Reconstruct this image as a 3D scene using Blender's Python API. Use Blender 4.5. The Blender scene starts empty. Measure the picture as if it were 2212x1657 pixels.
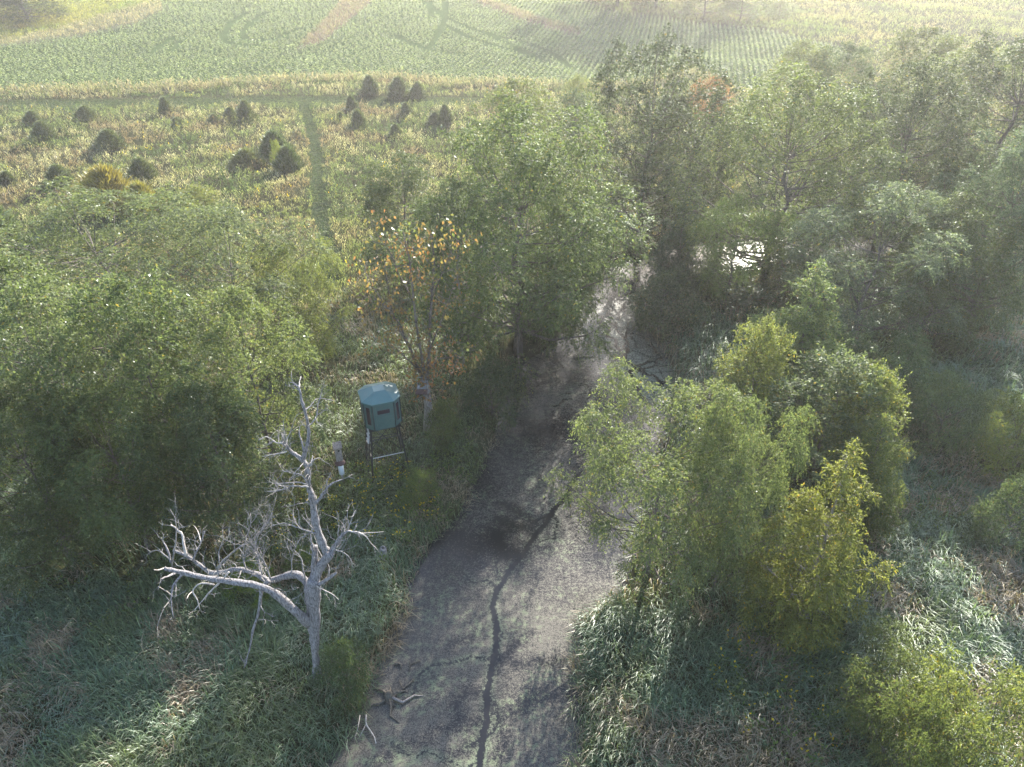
import bpy, math
import numpy as np
from mathutils import Vector

# ------------------------------------------------------------------ camera, sky, sun, exposure
SC = bpy.context.scene
COL = SC.collection
CAM_H, PITCH, FPX, PW, PH = 24.0, math.radians(33.0), 1535.0, 2211.0, 1657.0   # photo pixels at 2211 x 1657
SUN_AZ, SUN_EL = math.radians(20.0), math.radians(26.0)

cam = bpy.data.cameras.new('camera'); camo = bpy.data.objects.new('camera', cam); COL.objects.link(camo)
camo.location = (0, 0, CAM_H); camo.rotation_euler = (math.pi / 2 - PITCH, 0, 0)
cam.sensor_width = 36.0; cam.lens = 36.0 * FPX / PW; cam.clip_start = 0.5; cam.clip_end = 6000
SC.camera = camo

world = bpy.data.worlds.new('World'); SC.world = world; world.use_nodes = True
wn = world.node_tree
sky = wn.nodes.new('ShaderNodeTexSky'); sky.sky_type = 'NISHITA'; sky.sun_disc = False
sky.sun_elevation = SUN_EL; sky.sun_rotation = SUN_AZ; sky.air_density = 1.0; sky.dust_density = 1.2; sky.ozone_density = 1.0
wn.nodes['Background'].inputs[1].default_value = 0.15
wn.links.new(sky.outputs[0], wn.nodes['Background'].inputs[0])

SDIR = Vector((math.sin(SUN_AZ) * math.cos(SUN_EL), math.cos(SUN_AZ) * math.cos(SUN_EL), math.sin(SUN_EL)))
sl = bpy.data.lights.new('sun', 'SUN'); sl.energy = 5.0; sl.angle = math.radians(0.55); sl.color = (1.0, 0.94, 0.84)
slo = bpy.data.objects.new('sun', sl); COL.objects.link(slo)
slo.rotation_euler = (-SDIR).to_track_quat('-Z', 'Y').to_euler(); slo.location = (0, 0, 80)

SC.view_settings.view_transform = 'Standard'; SC.view_settings.look = 'None'
SC.view_settings.gamma = 1.0; SC.view_settings.use_curve_mapping = False
SC.view_settings.exposure = 2.1
cy = SC.cycles
cy.max_bounces = 6; cy.diffuse_bounces = 3; cy.glossy_bounces = 2; cy.transmission_bounces = 4; cy.volume_bounces = 0
cy.use_denoising = True; cy.sample_clamp_indirect = 5.0; cy.sample_clamp_direct = 7.0; cy.caustics_reflective = False; cy.caustics_refractive = False

HAZE_DENSITY = 0.00042

# ------------------------------------------------------------------ numpy helpers
rng = np.random.default_rng(11)

def hash2(ix, iy, s):
    n = (ix.astype(np.int64) * 374761393 + iy.astype(np.int64) * 668265263 + s * 1442695041) & 0x7fffffff
    n = ((n ^ (n >> 13)) * 1274126177) & 0x7fffffff
    return ((n ^ (n >> 16)) & 0xffff) / 65535.0

def vnoise(x, y, s=0):
    x = np.asarray(x, float); y = np.asarray(y, float)
    ix = np.floor(x); iy = np.floor(y); fx = x - ix; fy = y - iy
    fx = fx * fx * (3 - 2 * fx); fy = fy * fy * (3 - 2 * fy)
    a = hash2(ix, iy, s); b = hash2(ix + 1, iy, s); c = hash2(ix, iy + 1, s); d = hash2(ix + 1, iy + 1, s)
    return (a * (1 - fx) + b * fx) * (1 - fy) + (c * (1 - fx) + d * fx) * fy

def fbm(x, y, s=0, o=3):
    v = 0; a = 0.5; t = 0
    for k in range(o):
        v = v + a * vnoise(x * 2 ** k, y * 2 ** k, s + k * 7); t += a; a *= 0.5
    return v / t

def sstep(a, b, x):
    t = np.clip((x - a) / (b - a), 0, 1); return t * t * (3 - 2 * t)

def ray(px, py):
    u = (px - PW / 2) / FPX; d = (py - PH / 2) / FPX
    return np.array([u, math.cos(PITCH) - math.sin(PITCH) * d, -math.sin(PITCH) - math.cos(PITCH) * d])

def at_z(px, py, z=0.0):
    r = ray(px, py); t = (z - CAM_H) / r[2]
    return np.array([r[0] * t, r[1] * t, z])

def at_y(px, py, Y):
    r = ray(px, py); t = Y / r[1]
    return np.array([r[0] * t, Y, CAM_H + r[2] * t])

def in_poly(x, y, poly):
    x = np.asarray(x, float); y = np.asarray(y, float); r = np.zeros(x.shape, bool); n = len(poly); j = n - 1
    for i in range(n):
        xi, yi = poly[i][:2]; xj, yj = poly[j][:2]
        if yi != yj:
            c = ((yi > y) != (yj > y)) & (x < (xj - xi) * (y - yi) / (yj - yi) + xi)
            r ^= c
        j = i
    return r

def seg_dist(x, y, pts, closed=False):
    x = np.asarray(x, float); y = np.asarray(y, float); best = np.full(x.shape, 1e9)
    n = len(pts)
    for i in range(n if closed else n - 1):
        ax, ay = pts[i][:2]; bx, by = pts[(i + 1) % n][:2]
        dx, dy = bx - ax, by - ay; L = dx * dx + dy * dy + 1e-9
        t = np.clip(((x - ax) * dx + (y - ay) * dy) / L, 0, 1)
        best = np.minimum(best, np.hypot(x - ax - t * dx, y - ay - t * dy))
    return best

# ------------------------------------------------------------------ creek outline (water level z = 0) and terrain height
CREEK_L = [(480, 2050), (640, 1800), (722, 1657), (775, 1590), (802, 1530), (842, 1440), (872, 1370), (890, 1310), (905, 1250), (937, 1192),
           (985, 1150), (1022, 1090), (1060, 1010), (1082, 960), (1097, 890), (1112, 838), (1128, 795), (1180, 768), (1215, 735),
           (1255, 668), (1293, 606), (1334, 575), (1415, 552), (1510, 520), (1612, 512), (1720, 505), (1850, 498), (2050, 490)]
CREEK_R = [(2050, 560), (1850, 572), (1740, 582), (1640, 592), (1560, 598), (1470, 600), (1415, 609), (1392, 624), (1366, 640), (1360, 663),
           (1368, 695), (1386, 718), (1412, 750), (1430, 780), (1440, 812), (1440, 850), (1425, 920), (1400, 1010), (1372, 1110),
           (1348, 1200), (1328, 1268), (1275, 1298), (1246, 1340), (1232, 1400), (1228, 1470), (1222, 1560), (1219, 1657), (1214, 1850), (1200, 2050)]
CREEK = [tuple(at_z(a, b)[:2]) for a, b in CREEK_L + CREEK_R]
CREEK_A = np.array(CREEK)
BB = (CREEK_A[:, 0].min() - 6, CREEK_A[:, 0].max() + 6, CREEK_A[:, 1].min() - 6, CREEK_A[:, 1].max() + 6)

def creek_sd(x, y):
    """signed distance to the creek edge, negative in the water (9 far away)"""
    x = np.asarray(x, float); y = np.asarray(y, float)
    sd = np.full(x.shape, 9.0)
    m = (x > BB[0]) & (x < BB[1]) & (y > BB[2]) & (y < BB[3])
    if m.any():
        xm, ym = x[m], y[m]
        d = seg_dist(xm, ym, CREEK, True)
        sd[m] = np.where(in_poly(xm, ym, CREEK), -d, np.minimum(d, 9))
    return sd

def height(x, y, sd=None):
    x = np.asarray(x, float); y = np.asarray(y, float)
    h = 0.85 + 0.5 * (fbm(x / 9, y / 9, 3) - 0.5) + 0.9 * sstep(8, 40, x) * sstep(0, 1, (fbm(x / 15, y / 15, 5) - 0.3) * 2)
    h = h + 0.022 * np.clip(y - 50, 0, 75) * sstep(30, -5, x)
    s = 0.088 - 0.026 * sstep(0, 90, x)
    q = np.clip(y - 122 + 0.06 * x, 0, None)
    h = h + s * (q * q / (q + 14)) * sstep(900, 300, y) + 12 * sstep(300, 900, y)
    h = h + 1.6 * (fbm(x / 55, y / 55, 9) - 0.5) * sstep(110, 170, y)
    if sd is None: sd = creek_sd(x, y)
    n = 0.35 * (fbm(x / 0.8, y / 0.8, 21) - 0.5)
    k = sstep(-0.25, 1.5, sd + n)
    return np.where(sd < 8.9, -0.55 + (h + 0.55) * k, h)

def gz(x, y):
    return float(height(np.array([x]), np.array([y]))[0])

def G(px, py):
    """the point of the terrain seen at a photo pixel"""
    r = ray(px, py)
    t = np.linspace(5, 700, 3000); x, y, z = r[0] * t, r[1] * t, CAM_H + r[2] * t
    m = z < height(x, y)
    i = int(np.argmax(m)) if m.any() else len(t) - 1
    a, b = t[max(i - 1, 0)], t[i]
    for _ in range(18):
        c = (a + b) / 2
        if CAM_H + r[2] * c < gz(r[0] * c, r[1] * c): b = c
        else: a = c
    return np.array([r[0] * b, r[1] * b, gz(r[0] * b, r[1] * b)])

def GP(pts):
    return [tuple(G(a, b)[:2]) for a, b in pts]

# ------------------------------------------------------------------ materials
def nodes_of(name):
    m = bpy.data.materials.new(name); m.use_nodes = True; t = m.node_tree
    for n in list(t.nodes):
        if n.type != 'OUTPUT_MATERIAL': t.nodes.remove(n)
    return m, t, t.nodes['Material Output']

def N(t, kind, **kw):
    n = t.nodes.new('ShaderNode' + kind)
    for k, v in kw.items():
        if k in n.inputs: n.inputs[k].default_value = v
        else: setattr(n, k, v)
    return n

def mathn(t, op, a, b=None, clamp=False):
    n = t.nodes.new('ShaderNodeMath'); n.operation = op; n.use_clamp = clamp
    for i, v in enumerate((a, b)):
        if v is None: continue
        if hasattr(v, 'is_linked'): t.links.new(v, n.inputs[i])
        else: n.inputs[i].default_value = v
    return n.outputs[0]

def mixc(t, f, a, b, mode='MIX'):
    n = t.nodes.new('ShaderNodeMix'); n.data_type = 'RGBA'; n.blend_type = mode
    for i, v in ((0, f), (6, a), (7, b)):
        if hasattr(v, 'is_linked'): t.links.new(v, n.inputs[i])
        else: n.inputs[i].default_value = v if not isinstance(v, tuple) else (*v[:3], 1)
    return n.outputs[2]

def ramp(t, fac, stops):
    n = t.nodes.new('ShaderNodeValToRGB'); e = n.color_ramp.elements
    while len(e) < len(stops): e.new(0.5)
    for q, (p, c) in zip(e, stops): q.position = p; q.color = (*c[:3], 1)
    t.links.new(fac, n.inputs[0]); return n.outputs[0]

def noise(t, vec, scale, detail=3, rough=0.55):
    n = N(t, 'TexNoise'); n.inputs['Scale'].default_value = scale; n.inputs['Detail'].default_value = detail
    n.inputs['Roughness'].default_value = rough
    if vec is not None: t.links.new(vec, n.inputs['Vector'])
    return n.outputs[0]

def leaf_mat(name, trans=0.45, gloss=0.10, rough=0.42, objcol=True):
    """leaf: diffuse + light passing through + waxy sheen; colour from the leaf's own attribute times the plant's colour"""
    m, t, out = nodes_of(name)
    a = N(t, 'Attribute', attribute_name='tint'); c = a.outputs['Color']
    if objcol:
        o = N(t, 'ObjectInfo'); c = mixc(t, 1.0, c, o.outputs['Color'], 'MULTIPLY')
    d = N(t, 'BsdfDiffuse'); t.links.new(c, d.inputs[0])
    tr = N(t, 'BsdfTranslucent')
    t.links.new(mixc(t, 1.0, c, (1.35, 1.42, 0.82), 'MULTIPLY'), tr.inputs[0])
    mx = N(t, 'MixShader'); mx.inputs[0].default_value = trans
    t.links.new(d.outputs[0], mx.inputs[1]); t.links.new(tr.outputs[0], mx.inputs[2])
    g = N(t, 'BsdfGlossy'); g.inputs['Roughness'].default_value = rough; g.inputs[0].default_value = (0.95, 1.0, 0.98, 1)
    mg = N(t, 'MixShader'); lw = N(t, 'LayerWeight'); lw.inputs[0].default_value = 0.35
    t.links.new(mathn(t, 'MULTIPLY_ADD' if False else 'MULTIPLY', lw.outputs['Fresnel'], gloss * 3.2, True), mg.inputs[0])
    t.links.new(mx.outputs[0], mg.inputs[1]); t.links.new(g.outputs[0], mg.inputs[2])
    t.links.new(mg.outputs[0], out.inputs[0]); return m

def bark_mat(name, c1, c2, scale=6.0, bump=0.6):
    m, t, out = nodes_of(name); b = N(t, 'BsdfPrincipled', Roughness=0.9)
    tc = N(t, 'TexCoord'); mp = N(t, 'Mapping'); mp.inputs['Scale'].default_value = (3, 3, 0.7)
    t.links.new(tc.outputs['Object'], mp.inputs[0])
    n = noise(t, mp.outputs[0], scale, 5, 0.65)
    t.links.new(ramp(t, n, [(0.36, c1), (0.62, c2)]), b.inputs['Base Color'])
    bp = N(t, 'Bump'); bp.inputs['Strength'].default_value = bump; bp.inputs['Distance'].default_value = 0.04
    t.links.new(n, bp.inputs['Height']); t.links.new(bp.outputs[0], b.inputs['Normal'])
    t.links.new(b.outputs[0], out.inputs[0]); return m

def plain_mat(name, c, rough=0.6, var=0.12, metallic=0.0, scale=5.0, spec=0.5, dirt=None):
    m, t, out = nodes_of(name); b = N(t, 'BsdfPrincipled', Roughness=rough, Metallic=metallic)
    b.inputs['Specular IOR Level'].default_value = spec
    tc = N(t, 'TexCoord'); n = noise(t, tc.outputs['Object'], scale, 5, 0.65)
    lo = tuple(v * (1 - var) for v in c); hi = tuple(min(1, v * (1 + var)) for v in c)
    col = ramp(t, n, [(0.3, lo), (0.7, hi)])
    if dirt:
        n2 = noise(t, tc.outputs['Object'], scale * 2.3, 6, 0.7)
        f = ramp(t, n2, [(0.50, (0, 0, 0)), (0.72, (1, 1, 1))]); col = mixc(t, f, col, dirt)
    t.links.new(col, b.inputs['Base Color']); t.links.new(b.outputs[0], out.inputs[0]); return m

M = {}
M['leaf'] = leaf_mat('tree_leaves', 0.48, 0.032, 0.48)
M['needle'] = leaf_mat('cedar_needles', 0.25, 0.04, 0.6)
M['grass'] = leaf_mat('grass_blades', 0.42, 0.022, 0.5, False)
M['weed'] = leaf_mat('weed_leaves', 0.45, 0.02, 0.55, False)
M['crop'] = leaf_mat('crop_leaves', 0.42, 0.025, 0.5, False)
M['bark'] = bark_mat('grey_brown_bark', (0.045, 0.035, 0.028), (0.16, 0.13, 0.11))
M['palebark'] = bark_mat('pale_grey_bark', (0.10, 0.085, 0.075), (0.30, 0.27, 0.25))
M['deadwood'] = bark_mat('weathered_dead_wood', (0.055, 0.050, 0.050), (0.255, 0.240, 0.245), 9.0, 0.9)
M['twig'] = bark_mat('dead_twig', (0.11, 0.10, 0.095), (0.26, 0.24, 0.225), 4.0, 0.2)
M['palewood'] = bark_mat('bleached_wood', (0.24, 0.21, 0.185), (0.42, 0.38, 0.34), 4.0, 0.2)
M['wetwood'] = bark_mat('wet_wood', (0.03, 0.027, 0.022), (0.13, 0.11, 0.085), 6.0, 0.5)
M['blind'] = plain_mat('green_moulded_plastic', (0.050, 0.100, 0.092), 0.42, 0.14, 0, 2.5, 0.5, (0.07, 0.105, 0.09))
M['blindroof'] = plain_mat('green_roof_plastic', (0.055, 0.125, 0.120), 0.40, 0.12, 0, 2.0, 0.5, (0.08, 0.13, 0.12))
M['black'] = plain_mat('black_painted_steel', (0.018, 0.019, 0.02), 0.45, 0.3, 0, 8)
M['trim'] = plain_mat('black_rubber_trim', (0.02, 0.022, 0.024), 0.6, 0.2)
M['rung'] = plain_mat('pale_galvanised_tread', (0.40, 0.40, 0.39), 0.5, 0.1)
M['window'] = plain_mat('dark_tinted_window', (0.030, 0.018, 0.024), 0.12, 0.2)
M['wframe'] = plain_mat('window_frame_plastic', (0.065, 0.105, 0.10), 0.5, 0.1)
M['oldwood'] = bark_mat('weathered_board', (0.10, 0.085, 0.075), (0.29, 0.25, 0.225), 7.0, 0.4)
M['rust'] = plain_mat('red_brown_painted_metal', (0.095, 0.05, 0.045), 0.7, 0.3)
M['pvc'] = plain_mat('white_plastic_pipe', (0.55, 0.57, 0.60), 0.4, 0.06)
M['hole'] = plain_mat('dark_hole', (0.01, 0.009, 0.008), 0.9, 0.1)
M['alu'] = plain_mat('pale_metal_tube', (0.24, 0.24, 0.25), 0.5, 0.1)

# ------------------------------------------------------------------ mesh helpers
def new_obj(name, me, mat=None, parent=None, kind=None):
    o = bpy.data.objects.new(name, me); COL.objects.link(o)
    if mat is not None and me is not None and not me.materials: me.materials.append(mat)
    if parent is not None: o.parent = parent
    if kind: o['kind'] = kind
    return o

def np_mesh(name, V, F, tint=None, smooth=False):
    """V (n,3); F (m,k) with k constant"""
    me = bpy.data.meshes.new(name); V = np.ascontiguousarray(V, np.float32); F = np.ascontiguousarray(F, np.int32)
    m, k = F.shape
    me.vertices.add(len(V)); me.vertices.foreach_set('co', V.ravel())
    me.loops.add(m * k); me.loops.foreach_set('vertex_index', F.ravel())
    me.polygons.add(m); me.polygons.foreach_set('loop_start', np.arange(0, m * k, k, dtype=np.int32))
    if smooth: me.polygons.foreach_set('use_smooth', np.ones(m, bool))
    me.update(calc_edges=True)
    if tint is not None:
        a = me.attributes.new('tint', 'FLOAT_COLOR', 'POINT')
        c = np.ones((len(V), 4), np.float32); c[:, :3] = tint; a.data.foreach_set('color', c.ravel())
    return me

class Build:
    """collects shapes of one part"""
    def __init__(s): s.v = []; s.f = []
    def add(s, vs, fs):
        o = len(s.v); s.v += [tuple(map(float, p)) for p in vs]; s.f += [tuple(i + o for i in f) for f in fs]
    def box(s, c, size, R=None):
        x, y, z = (q / 2 for q in size)
        P = [np.array(p) for p in ((-x, -y, -z), (x, -y, -z), (x, y, -z), (-x, y, -z), (-x, -y, z), (x, -y, z), (x, y, z), (-x, y, z))]
        if R is not None: P = [R @ p for p in P]
        s.add([p + np.array(c) for p in P], [(0, 3, 2, 1), (4, 5, 6, 7), (0, 1, 5, 4), (1, 2, 6, 5), (2, 3, 7, 6), (3, 0, 4, 7)])
    def tube(s, pts, rad, n=6, cap=True):
        pts = [np.array(p, float) for p in pts]
        if not hasattr(rad, '__len__'): rad = [rad] * len(pts)
        o = len(s.v); prev = None; K = len(pts)
        for i, p in enumerate(pts):
            d = pts[min(i + 1, K - 1)] - pts[max(i - 1, 0)]; d = d / (np.linalg.norm(d) + 1e-9)
            if prev is None:
                a = np.cross(d, (0, 0, 1)) if abs(d[2]) < 0.9 else np.cross(d, (1, 0, 0))
            else: a = prev - d * np.dot(prev, d)
            a = a / (np.linalg.norm(a) + 1e-9); prev = a; b = np.cross(d, a)
            for k in range(n):
                w = 2 * math.pi * k / n; s.v.append(tuple(p + rad[i] * (a * math.cos(w) + b * math.sin(w))))
        for i in range(K - 1):
            for k in range(n):
                s.f.append((o + i * n + k, o + i * n + (k + 1) % n, o + (i + 1) * n + (k + 1) % n, o + (i + 1) * n + k))
        if cap:
            s.f.append(tuple(o + k for k in range(n))[::-1]); s.f.append(tuple(o + (K - 1) * n + k for k in range(n)))
    def prism(s, poly, z0, z1):
        n = len(poly); s.add([(x, y, z0) for x, y in poly] + [(x, y, z1) for x, y in poly],
              [tuple(range(n))[::-1], tuple(range(n, 2 * n))] + [(i, (i + 1) % n, n + (i + 1) % n, n + i) for i in range(n)])
    def mesh(s, name, smooth=False):
        me = bpy.data.meshes.new(name); me.from_pydata(s.v, [], s.f); me.update()
        if smooth: me.polygons.foreach_set('use_smooth', np.ones(len(me.polygons), bool))
        return me
    def obj(s, name, mat, parent=None, smooth=False, kind=None):
        return new_obj(name, s.mesh(name, smooth), mat, parent, kind)

def empty(name, loc, rz=0.0):
    o = bpy.data.objects.new(name, None); COL.objects.link(o); o.location = tuple(map(float, loc)); o.rotation_euler = (0, 0, rz)
    o.empty_display_size = 0.3; return o

def tag(o, label, cat, group=None):
    o['label'] = label; o['category'] = cat
    if group: o['group'] = group
    return o

def unit(a):
    return a / (np.linalg.norm(a, axis=-1, keepdims=True) + 1e-9)

def leaf_quads(P, D, S, L, W, droop=0.0, fold=0.0):
    """diamond leaves: base P, direction D, side S, length L, width W"""
    L = np.asarray(L)[:, None]; W = np.asarray(W)[:, None]
    mid = P + D * L * 0.45; up = np.cross(S, D)
    tip = P + D * L; tip[:, 2] -= (droop * L[:, 0])
    V = np.stack([P, mid + S * W * 0.5 + up * W * fold, tip, mid - S * W * 0.5 + up * W * fold], 1).reshape(-1, 3)
    F = np.arange(len(V)).reshape(-1, 4)
    return V, F

# ------------------------------------------------------------------ ground
def grade(a, b, h0, hmax, g):
    out = [a]; h = h0
    while out[-1] < b: out.append(out[-1] + h); h = min(h * g, hmax)
    return out

xs = sorted(set([-v for v in grade(34, 1500, 0.7, 130, 1.10)] + list(np.arange(-33.5, 44, 0.5)) + grade(44, 1500, 0.7, 130, 1.10)))
ys = sorted(set([-v for v in grade(-4, 400, 1.5, 120, 1.35)] + list(np.arange(4.6, 72, 0.5)) + grade(72, 2600, 0.6, 160, 1.035)))
GX, GY = np.meshgrid(np.array(xs), np.array(ys))
gsd = creek_sd(GX, GY); GZ = height(GX, GY, gsd)
nx, ny = len(xs), len(ys)
idx = np.arange(nx * ny).reshape(ny, nx)
GF = np.stack([idx[:-1, :-1], idx[:-1, 1:], idx[1:, 1:], idx[1:, :-1]], -1).reshape(-1, 4)

# world outlines of the land-cover zones
CROP_EDGE = [(-700, 205), (0, 197), (330, 190), (640, 172), (830, 168), (1000, 180), (1240, 190), (1400, 180), (1480, 150), (1560, 185), (1640, 212),
             (1720, 160), (1900, 118), (1760, 92), (1640, 66), (1480, 47), (1310, 22), (1150, -30), (700, -70), (345, 2), (200, 45), (0, 96), (-700, 190)]
CROP = GP(CROP_EDGE)
STRIP_A = GP([(648, 103), (668, 80), (705, 45), (735, 8), (760, -30), (800, -40), (812, -10), (780, 25), (742, 55), (705, 88), (680, 98)])
STRIP_B = GP([(1005, -12), (1040, 12), (1110, 38), (1180, 60), (1245, 78), (1262, 70), (1190, 50), (1120, 26), (1060, 5), (1020, -20)])
TANBAND = GP([(-300, 130), (0, 102), (160, 82), (300, 52), (352, 25), (345, 4), (200, 45), (0, 94), (-300, 118)])
MEADOW_L = GP([(-700, 188), (0, 94), (200, 44), (345, 0), (500, -60), (-400, -60), (-700, 60)])
PATH_LANE = GP([(-500, 268), (0, 228), (300, 224), (520, 219), (760, 221), (1000, 222), (1100, 225)])
PATH_MOWN = GP([(655, 232), (668, 262), (676, 300), (683, 350), (686, 400), (692, 460), (702, 520), (712, 570), (720, 610)])
TRACKS = [GP(p) for p in (
    [(535, 30), (500, 55), (484, 78), (486, 92), (505, 100), (550, 102)], [(575, 30), (540, 55), (524, 75), (526, 86), (545, 92), (600, 86), (650, 66)],
    [(905, -5), (935, 20), (958, 40)], [(925, 5), (933, 40)], [(962, 0), (960, 50), (945, 80), (930, 105)], [(958, 40), (1010, 62), (1080, 90), (1140, 118), (1180, 138)],
    [(960, 60), (1020, 88), (1090, 108), (1150, 125), (1190, 140)], [(1050, 75), (1130, 95), (1195, 120), (1238, 155)],
    [(330, 118), (350, 100), (375, 85)], [(368, 115), (395, 92)], [(850, 80), (920, 110), (1000, 122)])]

def rgb(*c): return np.array(c, float)
gx, gy = GX.ravel(), GY.ravel()
big = fbm(gx / 6, gy / 6, 40)[:, None]; fine = fbm(gx / 1.6, gy / 1.6, 44)[:, None]
C = rgb(0.050, 0.062, 0.026) * (1 - big) + rgb(0.085, 0.075, 0.045) * big
C = C * (0.6 + 0.8 * fine)
far = sstep(50, 70, gy)[:, None]
C = C * (1 - far) + far * (rgb(0.045, 0.052, 0.026) * (0.7 + 0.6 * fine) * (1 - 0.5 * big) + rgb(0.06, 0.045, 0.03) * 0.5 * big)
m = in_poly(gx, gy, CROP); C[m] = (rgb(0.050, 0.075, 0.028) * (0.8 + 0.4 * fine))[m]
m = in_poly(gx, gy, MEADOW_L); C[m] = (rgb(0.17, 0.17, 0.055) * (0.8 + 0.4 * fine))[m]
m = in_poly(gx, gy, TANBAND); C[m] = (rgb(0.13, 0.13, 0.08) * (0.8 + 0.4 * fine))[m]
m = in_poly(gx, gy, STRIP_A) | in_poly(gx, gy, STRIP_B); C[m] = (rgb(0.13, 0.095, 0.07) * (0.8 + 0.4 * fine))[m]
pd = np.minimum(seg_dist(gx, gy, PATH_LANE) - 1.8, seg_dist(gx, gy, PATH_MOWN) - 0.4)
C = np.where((pd < 0.6)[:, None], rgb(0.042, 0.056, 0.030) * (0.8 + 0.4 * fine), C)  # dark mown green; on the lane the tint also paints the verge's shadow
mud = sstep(0.9, -0.1, gsd.ravel())[:, None]
C = C * (1 - mud) + rgb(0.035, 0.027, 0.02) * mud
gmat, t, out = nodes_of('ground_soil_and_litter')
b = N(t, 'BsdfPrincipled', Roughness=0.95); b.inputs['Specular IOR Level'].default_value = 0.0; at = N(t, 'Attribute', attribute_name='tint')
tc = N(t, 'TexCoord'); n1 = noise(t, tc.outputs['Object'], 2.2, 6, 0.7)
t.links.new(mixc(t, 1.0, at.outputs['Color'], ramp(t, n1, [(0.3, (0.55, 0.55, 0.55)), (0.7, (1.35, 1.35, 1.3))]), 'MULTIPLY'), b.inputs['Base Color'])
bp = N(t, 'Bump'); bp.inputs['Strength'].default_value = 1.0; bp.inputs['Distance'].default_value = 0.25
t.links.new(n1, bp.inputs['Height']); t.links.new(bp.outputs[0], b.inputs['Normal']); t.links.new(b.outputs[0], out.inputs[0])
ground = new_obj('ground', np_mesh('ground', np.stack([gx, gy, GZ.ravel()], 1), GF, C, True), gmat, None, 'structure')

# ------------------------------------------------------------------ creek water with its weed mat and cracks of open water
st = 0.12
wx = np.arange(BB[0], BB[1], st); wy = np.arange(BB[2], BB[3], st)
WX, WY = np.meshgrid(wx, wy); wsd = creek_sd(WX, WY)
near = wsd < 0.8
fm = near[:-1, :-1] | near[:-1, 1:] | near[1:, 1:] | near[1:, :-1]
wi = np.arange(WX.size).reshape(WX.shape)
WF = np.stack([wi[:-1, :-1][fm], wi[:-1, 1:][fm], wi[1:, 1:][fm], wi[1:, :-1][fm]], 1)
used = np.unique(WF); remap = np.zeros(WX.size, np.int32); remap[used] = np.arange(len(used)); WF = remap[WF]
wvx, wvy = WX.ravel()[used], WY.ravel()[used]
def W0(pts): return [tuple(at_z(a, b)[:2]) for a, b in pts]
def c6(u, v): return ((2200 + u / 2.071) / 1.852, (900 + v / 2.071) / 1.852)
def c3(u, v): return ((1300 + u / 1.55) / 1.852, (2000 + v / 1.55) / 1.852)
CR = [(W0([(1025, 1720), (1035, 1657), (1042, 1600), (1052, 1520), (1062, 1440), (1072, 1395), (1067, 1330), (1076, 1270), (1100, 1230), (1122, 1205)]), 0.115),
      (W0([(1122, 1205), (1160, 1150), (1195, 1100), (1230, 1050), (1245, 1030), (1310, 985)]), 0.125),
      (W0([c6(*q) for q in ((740, 1370), (690, 1290), (660, 1190), (630, 1140), (600, 1060), (545, 960), (490, 850), (430, 840), (410, 790))]), 0.11),
      (W0([c6(*q) for q in ((740, 1370), (800, 1480), (860, 1600))]), 0.10),
      (W0([c6(*q) for q in ((630, 1140), (630, 1040), (640, 980), (590, 910), (560, 880), (545, 810))]), 0.08),
      (W0([c6(*q) for q in ((640, 1140), (720, 1165), (800, 1140), (880, 1130))]), 0.08),
      (W0([c6(*q) for q in ((650, 1150), (740, 1200), (800, 1240), (880, 1260), (930, 1330))]), 0.08),
      (W0([c6(*q) for q in ((400, 1450), (470, 1375), (560, 1330), (640, 1310), (660, 1200))]), 0.06),
      (W0([c6(*q) for q in ((600, 1060), (500, 1140), (400, 1150))]), 0.05), (W0([c6(*q) for q in ((470, 1070), (430, 990), (360, 1000))]), 0.05),
      (W0([c6(*q) for q in ((620, 640), (580, 720), (560, 780))]), 0.07), (W0([c6(*q) for q in ((480, 660), (490, 740), (440, 760), (360, 770))]), 0.06),
      (W0([c6(*q) for q in ((800, 490), (690, 560), (600, 620))]), 0.10), (W0([c6(*q) for q in ((640, 900), (700, 960), (720, 1020))]), 0.05),
      (W0([c6(*q) for q in ((820, 990), (870, 1060), (910, 1120))]), 0.06), (W0([c6(*q) for q in ((310, 1440), (330, 1370), (290, 1320))]), 0.05),
      (W0([c6(*q) for q in ((20, 1500), (120, 1440), (180, 1440))]), 0.06),
      (W0([c3(*q) for q in ((960, 1380), (880, 1395), (780, 1410), (660, 1465), (560, 1510), (440, 1545), (300, 1620))]), 0.09),
      (W0([c3(*q) for q in ((1010, 1300), (1110, 1330), (1250, 1280), (1400, 1220), (1500, 1200))]), 0.11),
      (W0([c3(*q) for q in ((1070, 970), (1150, 985), (1300, 990), (1480, 1000))]), 0.05),
      (W0([c3(*q) for q in ((1080, 1350), (1100, 1430), (1110, 1500), (1060, 1600))]), 0.09),
      (W0([c3(*q) for q in ((800, 1400), (810, 1260), (850, 1210), (980, 1190))]), 0.07),
      (W0([c3(*q) for q in ((930, 1490), (850, 1570), (760, 1640))]), 0.09),
      (W0([c3(*q) for q in ((1040, 1060), (1140, 950), (1210, 880), (1280, 820))]), 0.03),
      (W0([c3(*q) for q in ((780, 930), (850, 870), (920, 850))]), 0.03),
      (W0([c3(*q) for q in ((1380, 100), (1300, 150), (1200, 60), (1100, 20))]), 0.06),
      (W0([c3(*q) for q in ((1290, 190), (1180, 170), (1080, 120))]), 0.05), (W0([c3(*q) for q in ((1180, 330), (1110, 340), (1070, 240), (1060, 200))]), 0.06)]
r2 = np.random.default_rng(5)
def crinkle(pts, it=3, k=0.16):
    for _ in range(it):
        o = [pts[0]]
        for a_, b_ in zip(pts[:-1], pts[1:]):
            L_ = math.hypot(b_[0] - a_[0], b_[1] - a_[1]); o += [((a_[0] + b_[0]) / 2 + r2.normal(0, k * L_ * 0.6), (a_[1] + b_[1]) / 2 + r2.normal(0, k * L_ * 0.6)), b_]
        pts = o
    return pts
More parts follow.
